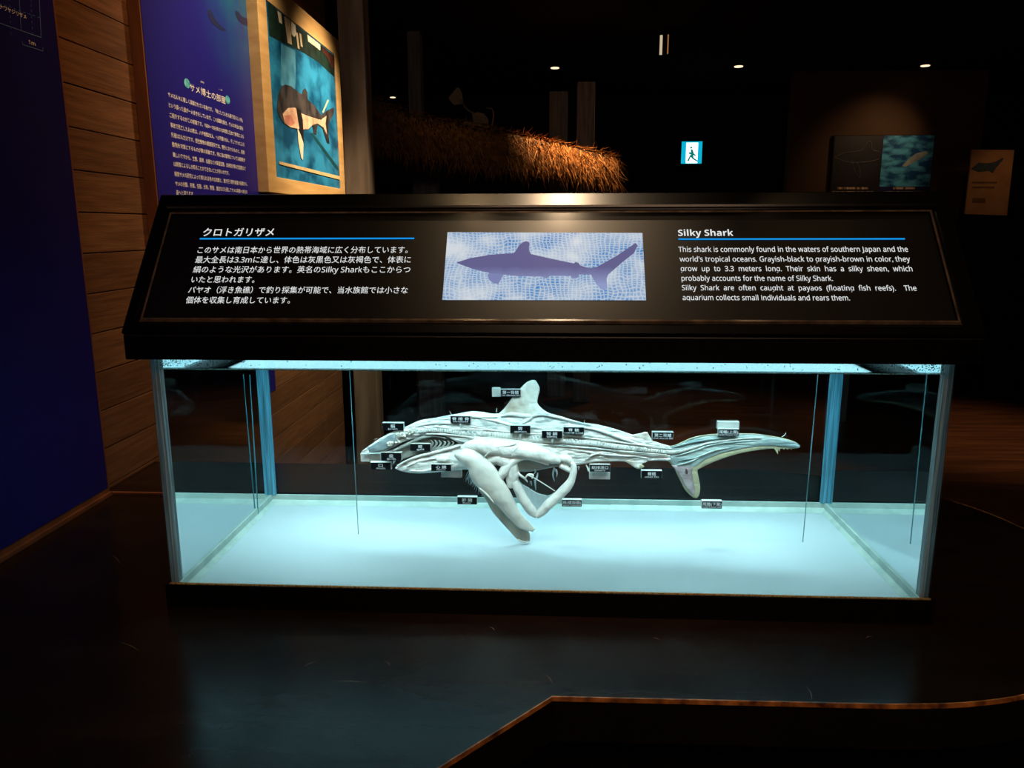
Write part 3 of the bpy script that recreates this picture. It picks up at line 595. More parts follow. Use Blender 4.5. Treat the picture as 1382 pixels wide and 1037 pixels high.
tb = [(925, 636), (936, 637.5), (942, 634), (954, 628), (972, 620.5), (993, 613.6), (1014, 609.3), (1036, 606.3), (1053, 606), (1066, 606), (1078, 604.5)]
tail = rail('tail_fin', tu, tm, tailm, front=.004, back=.006, rough=.0016, nt=110, ns=26, mats=[skin], freq=(34, 240), pw=.4)
rail('tail_web', [(p[0], p[1]-1) for p in tm[1:]], tb[1:], webm, front=.0018, back=.002, y0=YF+.001, rough=.0005, nt=80, parent=tail)
tube('tail_edge', px([(p[0], p[1]+.4) for p in tu], YF-.001), r_([.7, .9, 1, 1, 1, 1, 1, .9, .8, .7, .3]), webm, tail, seg=6)
# ragged notch near the tip
vs = []; fs = []
for (u, v, w_, h) in ((1047, 603, 4, 10.5), (1051, 604, 2, 6), (1057, 603.5, 2, 4.5), (1062, 603.5, 2, 4.5), (1067, 603, 2, 5), (1071, 602, 2, 5.2), (1075, 601.5, 2, 4.5), (1078, 601, 1.6, 4)):
    n = len(vs); vs += [ony(u-w_, v, YF-.001), ony(u+w_, v, YF-.001), ony(u+w_*.7, v+h, YF), ony(u-w_, v, YF+.0015), ony(u+w_, v, YF+.0015)]
    fs += [(n, n+1, n+2), (n+3, n+2, n+4), (n, n+2, n+3), (n+1, n+4, n+2)]
mesh('tail_fringe', vs, fs, webm, tail)
ll = rail('lower_tail_lobe', [(900, 622), (905, 626), (909.5, 632), (914.6, 642.5), (919, 651.5), (923.3, 659.9), (930, 667.5), (936, 672)], [(946, 624), (943, 631), (941.6, 636), (943.3, 646.8), (944.8, 655), (945, 661.3), (943.6, 668.7), (940.5, 672.6)], webm, front=.003, back=.004, y0=YF+.0006, rough=.0006, nt=60, mats=[skin], parent=tail)
rail('lobe_core', [(906, 628), (913, 636), (919, 646), (924, 655), (930, 663), (934, 668)], [(935, 630), (934, 638), (935.5, 648), (937, 656), (938, 663), (938, 668)], pinkm, front=.002, back=.001, y0=YF-.0026, rough=.001, nt=40, parent=tail)
tube('lobe_spot', px([(926.2, 633), (926.6, 637), (926.8, 640)], YF-.0050), r_([.8, 2.0, 1.4]), mat('lobe_spot', (84, 66, 66), rough=.5), tail, seg=8, flat=.3)
for pts in ([(912, 616), (935, 609), (960, 601), (990, 596.5), (1020, 595)], [(915, 622), (938, 618), (962, 609), (990, 603)], [(908, 604), (930, 598), (955, 593.5), (985, 591)], [(914, 628), (930, 624), (948, 615)]):
    tube('tail_muscle', px(pts, YF-.0052), r_([.5]+[1.3]*(len(pts)-2)+[.4]), tailm, tail, seg=6, rough=.0005)
for (u, v, du, dv) in ((509, 592.5, -4, 1), (610, 560, -3, -5), (670, 556, .5, -5), (788, 571, 1, -4), (1055, 590, 6, -6)):
    tube('stray_hook', px([(u, v), (u+du*.6, v+dv*.4), (u+du, v+dv)], YF-.002), r_([.5, .35, .2]), organ, shark, seg=5, n=4)

# ============================================================ name plates in the tank
plate_w = mat('white_acrylic_block', (226, 228, 222), rough=.35); plate_b = mat('black_label_face', (10, 13, 17), rough=.35)
pt_w = mat('label_print', (246, 250, 250), (240, 246, 246), rough=.5); pinm = mat('pin_clear', (205, 220, 220), rough=.3)
PL = [  # u0,u1,v0,v1, japanese, english, depth of front face, back, pin px or None, label
 (516, 544.5, 571.5, 581, '脳', 'brain', .226, .2530, None, 'black plate marked brain above the shark head'),
 (608, 635, 562, 571, '脊 椎 骨', 'vertebrae', .219, .2275, (621.5, 571, 621.5, 580), 'black plate marked vertebrae on the shark back'),
 (675.5, 702.7, 526, 535.5, '第一背鰭', '1st dorsal fin', .224, .2310, None, 'black plate marked 1st dorsal fin beside the tall fin'),
 (688.5, 716, 574.8, 584.7, '胃', 'stomach', .213, .2225, (702.2, 584.7, 702.2, 593), 'black plate marked stomach over the backbone'),
 (731.2, 759, 582, 591.5, '腎 臓', 'kidney', .213, .2225, (745.2, 591.5, 745.2, 600.5), 'black plate marked kidney right of the stomach plate'),
 (760.3, 788.3, 577, 586.2, '脊 髄', 'spinal cord', .215, .2245, None, 'black plate marked spinal cord right of the kidney plate'),
 (514.3, 541.7, 611.5, 621.6, '歯', 'teeth', .222, .2530, (532, 621.6, 530.5, 627), 'black plate marked teeth at the shark mouth'),
 (500.2, 527.5, 624.7, 634, '口', 'mouth', .228, .2530, None, 'black plate marked mouth below the teeth plate'),
 (553.6, 581, 599.5, 608.6, '鰓', 'gill', .222, .2290, None, 'black plate marked gill in the open throat'),
 (582, 608.8, 627.3, 635.8, '心 臓', 'heart', .211, .2190, None, 'black plate marked heart under the throat'),
 (617.2, 643.8, 671.5, 680.8, '肝 臓', 'liver', .238, .2530, None, 'black plate marked liver left of the hanging liver'),
 (758.2, 785.3, 675.2, 683.7, '腸(螺旋腸)', 'spiral intestine', .238, .2530, None, 'black plate marked spiral intestine below the gut loop'),
 (795.7, 823.6, 627.8, 636.8, '総排泄口', 'cloaca', .226, .2530, (795.5, 636, 790, 626), 'black plate marked cloaca under the belly'),
 (865.5, 893.6, 636, 645.8, '臀鰭', 'anal fin', .232, .2530, None, 'black plate marked anal fin below the small belly fin'),
 (880.2, 909, 584, 593.4, '第二背鰭', '2nd dorsal fin', .228, .2530, None, 'black plate marked 2nd dorsal fin before the tail'),
 (969.2, 997.5, 579.6, 588.8, '尾鰭(上葉)', 'caudal fin(upper lobe)', .221, .2290, None, 'black plate marked upper lobe on top of the tail'),
 (947, 974.8, 677, 686.3, '尾鰭(下葉)', 'caudal fin(lower lobe)', .236, .2530, None, 'black plate marked lower lobe below the tail')]
for (u0, u1, v0, v1, j, en, yf, yb, pin, lab) in PL:
    a = ony(u0, v1, yf); b = ony(u1, v0, yf)
    r = thing('name_plate', lab, 'label', 'small black bilingual name plates in the tank')
    yk = min(yb, yf+.010); box('block', (a.x, yf+.0004, a.z), (b.x, yk, b.z), plate_w, r)
    if yb > yk: box('standoff', ((a.x+b.x)/2-.002, yk, (a.z+b.z)/2-.002), ((a.x+b.x)/2+.002, yb, (a.z+b.z)/2+.002), pinm, r)
    box('face', (a.x+.0003, yf-.0003, a.z), (b.x-.0003, yf+.0004, b.z-.0002), plate_b, r)
    wd = (b.x-a.x); ht = b.z-a.z; fr = lambda p, q, yy=yf: Vector((p, yy-.0005, q)); cx = (a.x+b.x)/2
    wj = min(wd*.92, wd*.2*len(j.replace(' ', ''))+wd*.12*j.count(' ')); we = min(wd*.92, wd*.085*len(en))
    text_block('print', [(j, cx-wj/2, a.z+ht*.42, wj, ht*.50), (en, cx-we/2, a.z+ht*.10, we, ht*.30)], fr, pt_w, r, 0)
    if pin:
        p = ony(pin[0], pin[1], yf+.001); q = ony(pin[2], pin[3], yf+.004)
        d = (q-p).normalized(); s = d.cross(Vector((0, 1, 0))).normalized()*.0028
        mesh('pointer', [p-s, p+s, q, p-s+Vector((0, .0008, 0)), p+s+Vector((0, .0008, 0))], [(0, 1, 2), (3, 2, 4), (0, 2, 3), (1, 4, 2), (0, 3, 4, 1)], pinm, r)
for (u0, u1, v0, v1, yf, lab) in ((664, 675.3, 524.3, 535.8, .2435, 'blank pale block left of the 1st dorsal fin plate'), (486.8, 513.4, 612.8, 623.2, .2435, 'blank pale block under the snout tip'), (595.2, 623, 634.5, 644.5, .2435, 'blank pale block below the heart plate'),
                             (795.2, 823.5, 637.4, 647, .2435, 'blank pale block below the cloaca plate'), (968, 998, 569.8, 579.4, .2435, 'blank pale block above the upper lobe plate')):
    a = ony(u0, v1, yf); b = ony(u1, v0, yf)
    tag(box('backing_block', (a.x, yf, a.z), (b.x, .2532, b.z), plate_w, None, bevel=.0004), lab, 'block', 'blank pale spacer blocks behind the name plates')

# ============================================================ left wall boards
navy = mat('navy_print', (30, 26, 132), (30, 30, 138), rough=.38, scale=1.2, spec=.35)
trimm = mat('board_side_wood', (120, 70, 38), (92, 52, 28), rough=.5, scale=20, stretch=(1, 1, .2))
XB = -.998
b1 = thing('info_board', 'tall navy board with fine grid chart at the far left edge', 'board')
box('board_core', (-1.029, -1.2, -.030), (XB-.0015, .510, 1.86), trimm, b1)
box('printed_face', (XB-.0014, -1.195, -.018), (XB, .502, 1.855), mat('deep_navy_print', (31, 27, 108), (27, 24, 94), rough=.38, scale=1.2, spec=.3), b1)
box('bottom_trim', (-1.029, -1.2, -.0398), (XB+.004, .512, -.0302), trimm, b1, bevel=.001)
def fx(X): return lambda a, b: Vector((X, a, b))
gm = mat('grid_line', (90, 130, 200), rough=.5); wm = mat('warm_white_print', (255, 252, 250), (250, 247, 244), rough=.5)
def xline(p, q, w_, X):
    a = onx(*p, X); b = onx(*q, X); t = (b-a).normalized(); s = Vector((0, -t.z, t.y))*w_; return [a-s, b-s, b+s, a+s]
vs = []; fs = []
def add(q):
    n = len(vs); vs.extend(q); fs.append((n, n+1, n+2, n+3))
for p, q, w_ in (((52, -20), (55.6, 50.7), .0007), ((-20, 24.3), (55.6, 50.7), .0007), ((25, -20), (28.5, 41), .0006), ((30, 56), (30.5, 60), .0006), ((30.3, 60), (58, 69), .0006), ((58, 64), (58, 69), .0006)): add(xline(p, q, w_, XB+.0006))
for k in range(12): add(xline((-20+k*6.4, -2+k*2.25), (-16.6+k*6.4, -.8+k*2.25), .0004, XB+.0006))
for uu in (12, 41):
    for k in range(8): add(xline((uu+k*.4, -10+k*7.6), (uu+k*.4+.2, -6+k*7.6), .0004, XB+.0006))
mesh('grid_chart', vs, fs, gm, b1)
def wall_text(name, rows, X, m, parent, bold):
    it_ = []
    for (t, u0, v0, u1, v1, hpx) in rows:
        a = onx(u0, v0, X); b = onx(u1, v1, X); h = onx(u0, v0-hpx, X); it_.append((t, a.y, (a.z+b.z)/2, b.y-a.y, (h.z-a.z)))
    return text_block(name, it_, fx(X), m, parent, bold)
wall_text('chart_text', [('オキナワヤジリザメ', -12, 6, 36, 26.5, 7.5), ('1m', 39, 59, 48, 62, 7)], XB+.0007, wm, b1, 0)
b2 = thing('info_board', 'navy board with white text panel between the wooden siding and framed picture', 'board')
box('board_core', (-1.0295, .852, -.03), (XB-.0015, 1.60, 1.86), trimm, b2)
box('printed_face', (XB-.0014, .858, -.02), (XB, 1.598, 1.855), navy, b2)
# printed dim ocean glow with hammerhead silhouettes
def xpoly(name, pts, X, m, parent):
    P = [onx(u, v, X) for u, v in pts]; tr = tessellate_polygon([P]); return mesh(name, P, [tuple(t) for t in tr], m, parent)
def radial(name, c, centre, r, base):
    m, nt, out = nodes(name); N = nt.nodes.new; L = nt.links.new
    tc = N('ShaderNodeTexCoord'); ds = N('ShaderNodeVectorMath'); ds.operation = 'DISTANCE'; ds.inputs[1].default_value = centre; L(tc.outputs['Object'], ds.inputs[0])
    q = N('ShaderNodeMapRange'); q.inputs[1].default_value = 0; q.inputs[2].default_value = r; q.inputs[3].default_value = 1; q.inputs[4].default_value = 0; q.interpolation_type = 'SMOOTHSTEP'; L(ds.outputs['Value'], q.inputs[0])
    nz = N('ShaderNodeTexNoise'); nz.inputs['Scale'].default_value = 9; L(tc.outputs['Object'], nz.inputs['Vector'])
    mu = N('ShaderNodeMath'); mu.operation = 'MULTIPLY'; L(q.outputs[0], mu.inputs[0]); L(nz.outputs[0], mu.inputs[1])
    mx = N('ShaderNodeMixRGB'); mx.inputs[1].default_value = lin(base); mx.inputs[2].default_value = lin(c); L(mu.outputs[0], mx.inputs[0])
    b_ = N('ShaderNodeBsdfPrincipled'); b_.inputs['Roughness'].default_value = .4; L(mx.outputs[0], b_.inputs['Base Color']); L(b_.outputs[0], out.inputs[0]); return m
bpy.data.objects['printed_face.001'].data.materials[0] = radial('navy_ocean', (16, 110, 130), tuple(onx(325, -10, XB)), .42, (30, 26, 132))
sil = mat('silhouette', (26, 34, 82), rough=.5)
for pts in ([(281, 14), (284, 13), (286, 17), (292, 28), (299, 36), (306, 41), (303, 42), (297, 40), (292, 36), (287, 32), (283, 25), (281, 19)], [(318, 14), (322, 16), (326, 22), (334, 25), (334, 35), (328, 33), (322, 28), (318, 20)]):
    xpoly('printed_hammerhead', pts, XB+.0005, sil, b2)
rows = ['サメは人々に著しく誤解されている魚です。「時として人をも襲う恐ろしい魚」', 'という誤った姿が一人歩きをしています。この誤解を解き、サメの本当の姿を', 'ご紹介するのがこの部屋です。1984〜1993年の10年間に日本で動物による', '事故で死亡した人の数は、ハチ刺傷292人、ヘビ咬傷139人、そしてサメによる',
        '死者は2人だけです。野生動物の観察研究では、野外におけるものと、飼育', '動物を対象にするものが車の両輪です。特に海の動物については観察が', '難しいですから、生態、産卵、出産などの繁殖生態、血液成分等の生理面など', 'は飼育によるしか知ることができないことが多いのです。', '飼育サメの研究によって得られる色々な知識と、海で行う野外調査の結果から、', 'サメの分類、形態、生態、分布、繁殖、進化などを通してサメの実像へ本当の', '姿へと迫ります。']
# zoom (210,90) scale 5.763 : left and right ends of each row
ends = [((97, 225), (678, 435)), ((103, 305), (682, 500)), ((110, 388), (686, 560)), ((117, 466), (691, 622)), ((122, 540), (693, 685)), ((130, 618), (697, 742)), ((136, 698), (703, 808)), ((142, 768), (574, 845)), ((148, 846), (716, 930)), ((155, 922), (714, 990)), ((162, 996), (300, 1003))]
rr = [(t, 210+a[0]/5.763, 90+a[1]/5.763, 210+b[0]/5.763, 90+b[1]/5.763, 7.2) for t, (a, b) in zip(rows, ends)]
wall_text('board_text', rr, XB+.0006, wm, b2, 0)
wall_text('board_title', [('サメ博士の部屋', 210+268/5.763, 90+185/5.763, 210+545/5.763, 90+285/5.763, 11.5), ('はかせ', 210+350/5.763, 90+122/5.763, 210+378/5.763, 90+132/5.763, 3), ('へや', 210+490/5.763, 90+180/5.763, 210+520/5.763, 90+190/5.763, 2.4)], XB+.0006, wm, b2, 0)
bub = mat('bubble_print', (130, 225, 235), (30, 140, 160), rough=.3, scale=60)
for (u, v) in ((252.5, 112.5), (307.3, 134.7)):
    c = onx(u, v, XB+.0008); P = [Vector((XB+.0008, c.y+.017*math.cos(a), c.z+.0125*math.sin(a)))for a in [k*math.pi/12 for k in range(24)]]
    mesh('printed_bubble', P, [tuple(range(24))], bub, b2)

# framed carcass photograph
pic = thing('framed_picture', 'pale wooden framed photograph of a shark lying on a teal tarp', 'picture')
pine = mat('pale_pine', (212, 176, 120), (190, 150, 96), rough=.45, scale=10, stretch=(1, .3, 3))
XP = -.96
box('frame_bar', (-1.0, 1.556, .686), (XP, 1.640, 1.40), pine, pic, bevel=.002); box('frame_bar', (-1.0, 2.484, .686), (XP, 2.562, 1.40), pine, pic, bevel=.002)
box('frame_bar', (-1.0, 1.640, .686), (XP-.0005, 2.484, .742), pine, pic, bevel=.002); box('frame_bar', (-1.0, 1.640, 1.325), (XP-.0005, 2.484, 1.40), pine, pic, bevel=.002)
pr = box('print', (-.985, 1.640, .742), (XP-.003, 2.484, 1.325), mat('teal_tarp', (44, 140, 196), (8, 74, 118), rough=.35, scale=7, stretch=(1, 1, 1.6), ramp=(.38, .62), bump=.003, bscale=9), pic)
def P3(pts): return [(330+x/3.84, y/3.84) for x, y in pts]
L0 = XP-.0026
flatm = lambda n, c, c2=None: mat(n, c, c2, rough=.45, scale=16)
for i, (nm, pts, m_) in enumerate([
    ('printed_background', [(122, 12), (466, 290), (466, 400), (380, 320), (300, 270), (200, 222), (128, 185)], flatm('dark_green_print', (20, 50, 44), (10, 22, 20))),
    ('printed_tarp_fold', [(190, 225), (262, 262), (266, 350), (262, 480), (188, 440)], flatm('tarp_light', (90, 170, 214), (56, 130, 174))),
    ('printed_tarp_fold', [(340, 690), (355, 690), (480, 860), (490, 885), (470, 870)], flatm('tarp_fold', (10, 70, 84))),
    ('printed_boot', [(170, 55), (190, 70), (196, 125), (180, 115)], flatm('boot_white', (220, 214, 200), (190, 180, 160))),
    ('printed_boot', [(205, 82), (236, 105), (246, 232), (224, 222)], flatm('boot_white2', (216, 196, 170), (190, 160, 130))),
    ('printed_boot', [(240, 108), (264, 130), (268, 180), (258, 192), (244, 178)], flatm('boot_white3', (226, 222, 210))),
    ('printed_leg', [(266, 165), (276, 172), (286, 255), (276, 250)], flatm('leg_print', (214, 198, 170))),
    ('printed_leg', [(284, 170), (294, 178), (302, 245), (292, 240)], flatm('leg_print2', (206, 190, 160))),
    ('printed_board', [(325, 178), (393, 232), (393, 262), (330, 214)], flatm('white_print', (226, 220, 200))),
    ('printed_person', [(400, 240), (466, 292), (466, 350), (450, 352), (430, 300), (404, 270)], flatm('red_brown_print', (84, 44, 34), (40, 24, 22))),
    ('printed_pole', [(402, 582), (430, 516), (438, 520), (410, 585)], flatm('pole_print', (170, 200, 180))),
    ('printed_carcass', [(170, 540), (176, 490), (190, 450), (210, 438), (240, 446), (285, 482), (300, 490), (304, 465), (314, 456), (326, 478), (328, 515), (365, 550), (398, 598), (430, 572), (466, 556), (462, 590), (436, 640), (434, 690), (440, 745), (428, 738), (405, 665), (378, 640), (372, 700), (360, 690), (352, 650), (330, 672), (290, 672), (240, 662), (205, 640), (182, 605), (170, 570)], flatm('carcass_dark', (70, 66, 70), (30, 30, 36))),
    ('printed_belly', [(198, 590), (225, 560), (262, 558), (300, 590), (340, 605), (395, 622), (425, 600), (420, 640), (428, 700), (410, 660), (378, 640), (352, 648), (330, 670), (290, 670), (240, 660), (210, 640)], flatm('carcass_belly', (222, 200, 176), (180, 140, 120))),
    ('printed_jaw', [(205, 600), (240, 595), (262, 640), (240, 655), (212, 640)], flatm('jaw_print', (200, 140, 120), (160, 100, 90))),
    ('printed_fin', [(268, 558), (290, 570), (302, 620), (308, 735), (296, 730), (280, 640)], flatm('fin_black', (14, 14, 18))),
    ('printed_fin', [(274, 660), (292, 700), (306, 745), (303, 830), (294, 820), (280, 740)], flatm('fin_white', (226, 216, 196))),
    ('printed_ruler', [(180, 836), (494, 914), (494, 932), (180, 851)], flatm('ruler_print', (222, 196, 150)))]):
    xpoly(nm, P3(pts), L0+.00012*i, m_, pr)

# ============================================================ dim hall behind
stone = mat('grey_column', (180, 164, 150), (140, 126, 114), rough=.8, scale=6, stretch=(3, 3, .4), spec=.2)
def post(name, u0, u1, y, d, zb, zt, m, label, cat='post', kind=None):
    a = ony(u0, 200, y).x; b = ony(u1, 200, y).x
    o = box(name, (a, y, zb), (b, y+d, zt), m, None, bevel=.006); 
    if kind: o['kind'] = kind
    else: tag(o, label, cat)
    return o
post('column', 463, 497, 2.7, .12, FZ, CEIL, stone, 'dark grey square column behind the framed picture', 'column')
wood_d = mat('dark_timber', (128, 134, 144), (92, 98, 108), rough=.7, scale=10, stretch=(4, 4, .4))
post('timber_post', 778, 802, 4.8, .16, FZ, ony(790, 110, 4.8).z, wood_d, 'grey timber post standing at the right end of the thatched eave')
post('timber_board', 741, 766, 5.0, .10, FZ, ony(750, 123, 5.0).z, wood_d, 'narrow dim timber panel left of the grey post', 'board')
post('timber_post', 553, 570, 4.6, .14, FZ, CEIL, wood_d, 'dim grey post rising behind the dark left thatch')
post('timber_post', 885, 905, 7.0, .10, FZ, CEIL, black_matte, 'thin black post left of the exit sign') if False else None
# thatched eave
th = thing('thatched_eave', 'dark straw thatched eave with its right end lit orange', 'roof')
ridge = [(497, 128, 3.6), (560, 150, 3.7), (640, 166, 3.85), (700, 178, 4.0), (760, 192, 4.15), (832, 208, 4.3)]
R3 = [ony(u, v, y) for u, v, y in ridge]
R3 = [Vector(interp([tuple(p) for p in R3], i/20)) for i in range(21)]
vs = []; fs = []
for i, p in enumerate(R3):
    h = .30*(1-.35*i/20)
    vs += [p+Vector((0, .03, -.02)), p+Vector((0, -.12, -.16)), p+Vector((0, -.16, -h)), p+Vector((0, .5, -h)), p+Vector((0, .5, -.02))]
for i in range(20):
    for j in range(5): fs.append((5*i+j, 5*i+(j+1) % 5, 5*i+5+(j+1) % 5, 5*i+5+j))
fs += [(0, 1, 2, 3, 4), tuple(100+j for j in range(5))]
straw = mat('straw', (176, 128, 74), (110, 74, 40), rough=.6, scale=30)
mesh('eave_core', vs, fs, mat('thatch_core', (60, 42, 26), rough=.9), th)
random.seed(11); vs = []; fs = []
for i in range(4200):
    f = random.random(); k = f*20; j = min(int(k), 19); p = R3[j].lerp(R3[j+1], k-j)
    q = random.random(); h = .30*(1-.35*f)
    b = p+Vector((random.uniform(-.02, .02), .03-.16*min(q*2, 1), -.01-h*q*.85+random.uniform(-.01, .02)))
    L_ = random.uniform(.06, .19); d = Vector((random.gauss(.18, .35), -.45+random.gauss(0, .2), -.8+random.gauss(0, .3)))
    if q < .12: d = Vector((random.gauss(.5, .5), -.4, random.gauss(.05, .2))); L_ *= .5
    d.normalize(); e_ = b+d*L_; s = Vector((1, random.uniform(-.5, .5), random.uniform(-.4, .4))).normalized()*random.uniform(.002, .0045)
    n = len(vs); vs += [b-s, b+s, e_, b+Vector((0, -.002, .002))]; fs += [(0+n, 1+n, 2+n), (n, n+2, n+3), (n+1, n+3, n+2)]
o = mesh('straw', vs, fs, straw, th); o['kind'] = 'stuff'
for s in (0, 1): pass
a = ony(520, 250, 4.2); b = ony(800, 300, 4.5)
post('timber_post', 556, 590, 4.25, .12, FZ, ony(570, 190, 4.25).z, wood_d, 'dim support post under the left part of the thatched eave')
# pale ornament above the thatch
orn = thing('roof_ornament', 'pale pointed shell shaped ornament standing on the thatch ridge', 'ornament')
ornm = mat('ornament_pale', (150, 134, 112), (110, 96, 80), rough=.6, scale=12)
def O3(pts): return [ony(480+x/3.637, 60+y/3.637, 4.15) for x, y in pts]
slab('upper_piece', O3([(455, 262), (495, 212), (508, 212), (520, 235), (528, 292), (485, 298), (470, 285)]), (0, .03, 0), ornm, orn)
slab('lower_piece', O3([(570, 340), (600, 332), (630, 340), (650, 365), (648, 400), (600, 402), (578, 380)]), (0, .04, 0), ornm, orn)
tube('link_piece', O3([(525, 290), (545, 318), (580, 338)]), [.006, .008, .006], ornm, orn, seg=8)
tube('curved_piece', O3([(640, 312), (668, 318), (676, 345), (668, 400)]), [.004, .006, .005, .005], ornm, orn, seg=8)
slab('base_piece', O3([(528, 378), (545, 378), (650, 392), (650, 408), (528, 392)]), (0, .05, 0), ornm, orn)

# ceiling fittings
dl_ring = mat('downlight_ring', (60, 52, 44), rough=.4); dl_em = emit('downlight_glow', (255, 224, 178), 1.6)
for (u, v, lab, s) in ((749, 89.5, 'small round ceiling downlight nearest the thatched eave', 1), (997, 87.5, 'small round ceiling downlight above the exit sign, middle of the row', 1), (1249, 86.5, 'small round ceiling downlight at the right of the row', 1), (530, 129.5, 'distant dim downlight above the dark left thatch', .7)):
    p = onz(u, v, CEIL); 
    if s < 1: p = ony(u, v, 6.6)
    r = thing('downlight', lab, 'light', 'round recessed ceiling downlights')
    bm = bmesh.new(); bmesh.ops.create_cone(bm, cap_ends=True, segments=24, radius1=.046*s, radius2=.042*s, depth=.012, matrix=Matrix.Translation((p.x, p.y, p.z-.006)))
    me = bpy.data.meshes.new('trim_ring'); bm.to_mesh(me); bm.free(); link('trim_ring', me, dl_ring, r)
    bm = bmesh.new(); bmesh.ops.create_cone(bm, cap_ends=True, segments=24, radius1=.036*s, radius2=.036*s, depth=.006, matrix=Matrix.Translation((p.x, p.y, p.z-.014)))
    me = bpy.data.meshes.new('lamp_disc'); bm.to_mesh(me); bm.free(); link('lamp_disc', me, dl_em, r)
    if s < 1: box('housing', (p.x-.05, p.y-.05, p.z), (p.x+.05, p.y+.05, CEIL), black_matte, r)
# hanging glass fitting
p = ony(897, 60, 4.6)
hf = thing('ceiling_fitting', 'small upright rectangular fitting hanging from the black ceiling', 'light')
gm2 = emit('fitting_glow', (235, 215, 180), .7); gm3 = emit('fitting_glow_dim', (190, 130, 80), .5)
box('body', (p.x-.030, p.y, p.z-.060), (p.x+.030, p.y+.05, p.z+.066), black, hf, bevel=.006)
box('lit_edge', (p.x-.034, p.y-.004, p.z-.068), (p.x-.016, p.y-.0005, p.z+.060), gm2, hf, bevel=.001)
box('lit_edge', (p.x+.018, p.y-.004, p.z-.062), (p.x+.027, p.y-.0005, p.z+.064), gm3, hf, bevel=.001)
box('stem', (p.x-.006, p.y+.01, p.z+.066), (p.x+.006, p.y+.02, CEIL), black_matte, hf)
# ceiling duct outline
a, b = onz(968, 72, CEIL), onz(1046, 4, CEIL)
duct = thing('ceiling_duct', 'faint dark rectangular duct panel on the black ceiling', 'duct')
q0, q1, q2, q3 = onz(948, 73, CEIL-.03), onz(986, 73, CEIL-.03), onz(1046, 5, CEIL-.03), onz(1000, 5, CEIL-.03)
slab('duct_panel', [q0, q1, q2, q3], (0, 0, .0295), mat('duct_grey', (44, 40, 38), rough=.9, spec=.05), duct)

# exit sign
ex = thing('exit_sign', 'glowing green and white running man exit sign on dark back wall', 'sign')
yE = 6.9; a = ony(919, 221, yE); b = ony(948, 191, yE)
box('housing', (a.x-.004, yE, a.z-.004), (b.x+.004, yE+.06, b.z+.004), mat('green_housing', (20, 90, 80), rough=.5), ex, bevel=.004)
box('lit_panel', (a.x, yE-.004, a.z), (b.x, yE-.0005, b.z), emit('exit_teal', (10, 160, 190), 1.3), ex)
box('door_shape', (a.x+.045, yE-.006, a.z+.004), (b.x-.042, yE-.0045, b.z-.012), emit('exit_white', (235, 255, 255), 2.2), ex)
gman = emit('exit_green', (10, 120, 110), 1.0)
def E3(pts): return [Vector((a.x+(b.x-a.x)*x, yE-.0075, a.z+(b.z-a.z)*y)) for x, y in pts]
slab('running_man', E3([(.44, .62), (.50, .66), (.56, .60), (.60, .46), (.72, .38), (.70, .34), (.58, .38), (.60, .26), (.80, .14), (.78, .08), (.56, .20), (.46, .30), (.38, .12), (.28, .10), (.40, .34), (.46, .42), (.36, .44), (.34, .50), (.46, .52)]), (0, .001, 0), gman, ex)
bm = bmesh.new(); bmesh.ops.create_icosphere(bm, subdivisions=2, radius=.011, matrix=Matrix.Translation(E3([(.46, .72)])[0])@Matrix.Diagonal((1, .15, 1, 1))); me = bpy.data.meshes.new('head'); bm.to_mesh(me); bm.free(); link('head', me, gman, ex)
box('mount', (a.x+.06, yE+.06, a.z+.02), (b.x-.06, BACK, a.z+.08), black_matte, ex)

# right partition with boards
pwx0 = ony(1060, 230, 6.3).x; pwx1 = ony(1315, 230, 6.3).x
pw = box('partition_wall', (pwx0, 6.23, FZ), (pwx1, 6.33, CEIL), brownwall, None, kind='structure'); pw.name = 'wall_partition'
yb = 6.2
bd = thing('wall_board', 'wide dark board pairing a line drawn shark and a blue ocean photo on right wall', 'board')
a = ony(1116, 300, yb); b = ony(1262, 182, yb); m_x = ony(1191, 200, yb).x
box('board_core', (a.x, yb, a.z), (b.x, yb+.029, b.z), black_matte, bd)
box('drawing_panel', (a.x+.01, yb-.004, a.z), (m_x, yb-.0005, b.z-.006), mat('dark_purple_print', (34, 24, 40), (24, 18, 30), rough=.5), bd)
zc = ony(1200, 252, yb).z
box('ocean_photo', (m_x+.002, yb-.004, zc), (b.x-.004, yb-.0005, b.z-.004), mat('ocean_print', (96, 190, 240), (24, 80, 140), rough=.4, scale=9, stretch=(1, 1, 2.2), ramp=(.4, .62)), bd)
box('caption_panel', (m_x+.002, yb-.004, a.z), (b.x-.004, yb-.0005, zc-.001), mat('navy_caption', (30, 26, 90), rough=.5), bd)
def Y4(pts, y=yb-.006): return [ony(840+x/2.55, yy/2.55, y) for x, yy in pts]
slab('printed_shark', Y4([(962, 572), (985, 548), (1010, 528), (1045, 520), (1052, 528), (1030, 545), (1000, 562), (975, 574)]), (0, .001, 0), mat('shark_print', (190, 196, 196), (140, 150, 160), rough=.5), bd)
lm = mat('chalk_line', (120, 110, 110), rough=.6)
tube('drawn_outline', Y4([(730, 542), (760, 528), (800, 522), (825, 515), (845, 488), (856, 490), (860, 515), (882, 522)]), [.0035]*8, lm, bd, seg=4)
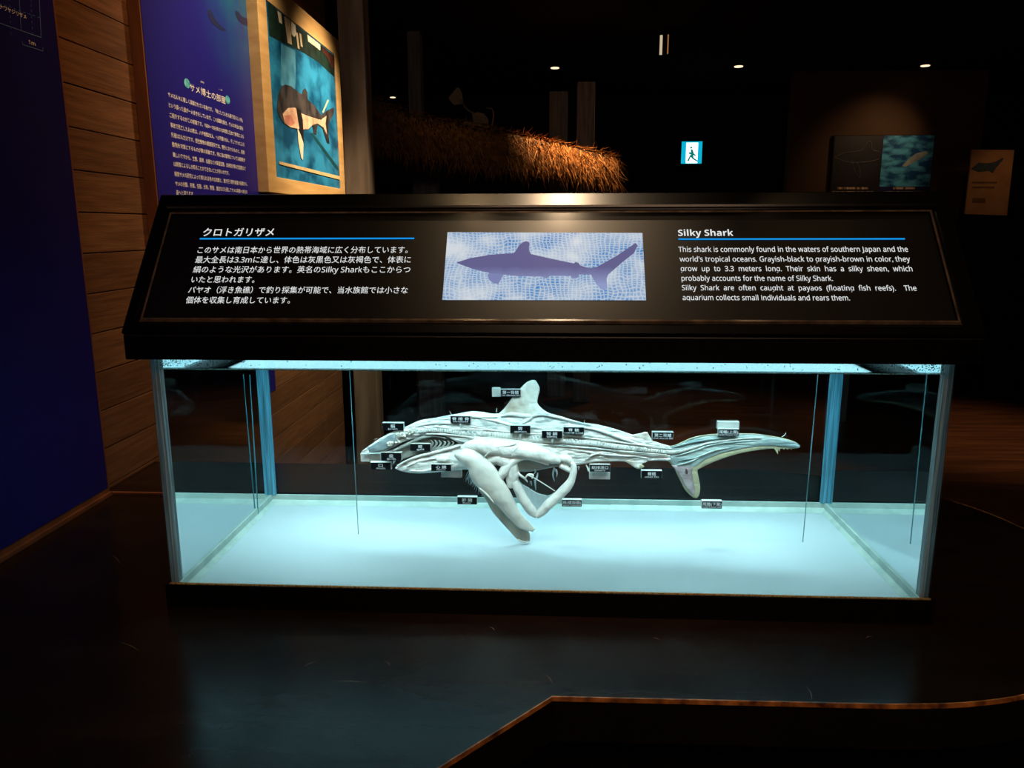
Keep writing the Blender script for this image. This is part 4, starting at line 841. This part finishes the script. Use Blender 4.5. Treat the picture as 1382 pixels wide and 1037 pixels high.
tube('drawn_outline', Y4([(730, 542), (765, 556), (800, 560), (850, 556), (882, 548)]), [.003]*5, lm, bd, seg=4)
tube('drawn_fin', Y4([(790, 556), (800, 590), (815, 612), (818, 590), (808, 560)]), [.003]*5, lm, bd, seg=4)
cm = mat('caption_dashes', (220, 180, 150), (110, 80, 70), rough=.6, scale=60, stretch=(1, 1, .2), ramp=(.45, .5))
for (x0_, x1_, yy) in ((740, 845, 648), (932, 1006, 648), (722, 864, 662), (900, 1040, 662)):
    P = Y4([(x0_, yy+3.5), (x1_, yy+3.5), (x1_, yy-3.5), (x0_, yy-3.5)]); mesh('caption_line', P, [(0, 1, 2, 3)], cm, bd)
cb = thing('cream_board', 'tilted cream board showing a blue shark drawing at the right edge', 'board')
yc = 6.0
P = [ony(u, v, yc) for u, v in ((1302, 289), (1359, 291), (1369, 202.5), (1312, 202))]
slab('panel', P, (0, .02, 0), mat('cream_print', (206, 160, 120), (190, 144, 104), rough=.6), cb)
slab('printed_shark', Y4([(1200, 582), (1225, 560), (1260, 562), (1285, 556), (1310, 542), (1312, 548), (1285, 580), (1275, 596), (1262, 588), (1225, 592)], yc-.002), (0, .001, 0), mat('blue_shark_print', (70, 90, 120), rough=.6), cb)
for (x0_, x1_, yy, h) in ((1205, 1290, 628, 3), (1205, 1280, 645, 3), (1205, 1250, 690, 8)):
    mesh('caption_line', Y4([(x0_, yy+h), (x1_, yy+h), (x1_, yy-h), (x0_, yy-h)], yc-.002), [(0, 1, 2, 3)], mat('caption_brown', (140, 104, 80), rough=.6), cb)
box('stand', (P[0].x+.05, yc+.021, FZ), (P[1].x-.02, yc+.2, P[0].z+.05), black_matte, cb)
a = ony(1290, 430, 5.0); b = ony(1382, 296, 5.0)
cbx = thing('display_cabinet', 'black waist high cabinet standing in the dark right of the sign', 'cabinet')
box('carcass', (a.x, 5.0, a.z+.02), (b.x+1.6, 5.6, b.z), black_matte, cbx, bevel=.01)
box('plinth', (a.x+.3, 5.05, FZ), (b.x+1.5, 5.55, a.z+.02), black_matte, cbx)
bench = None
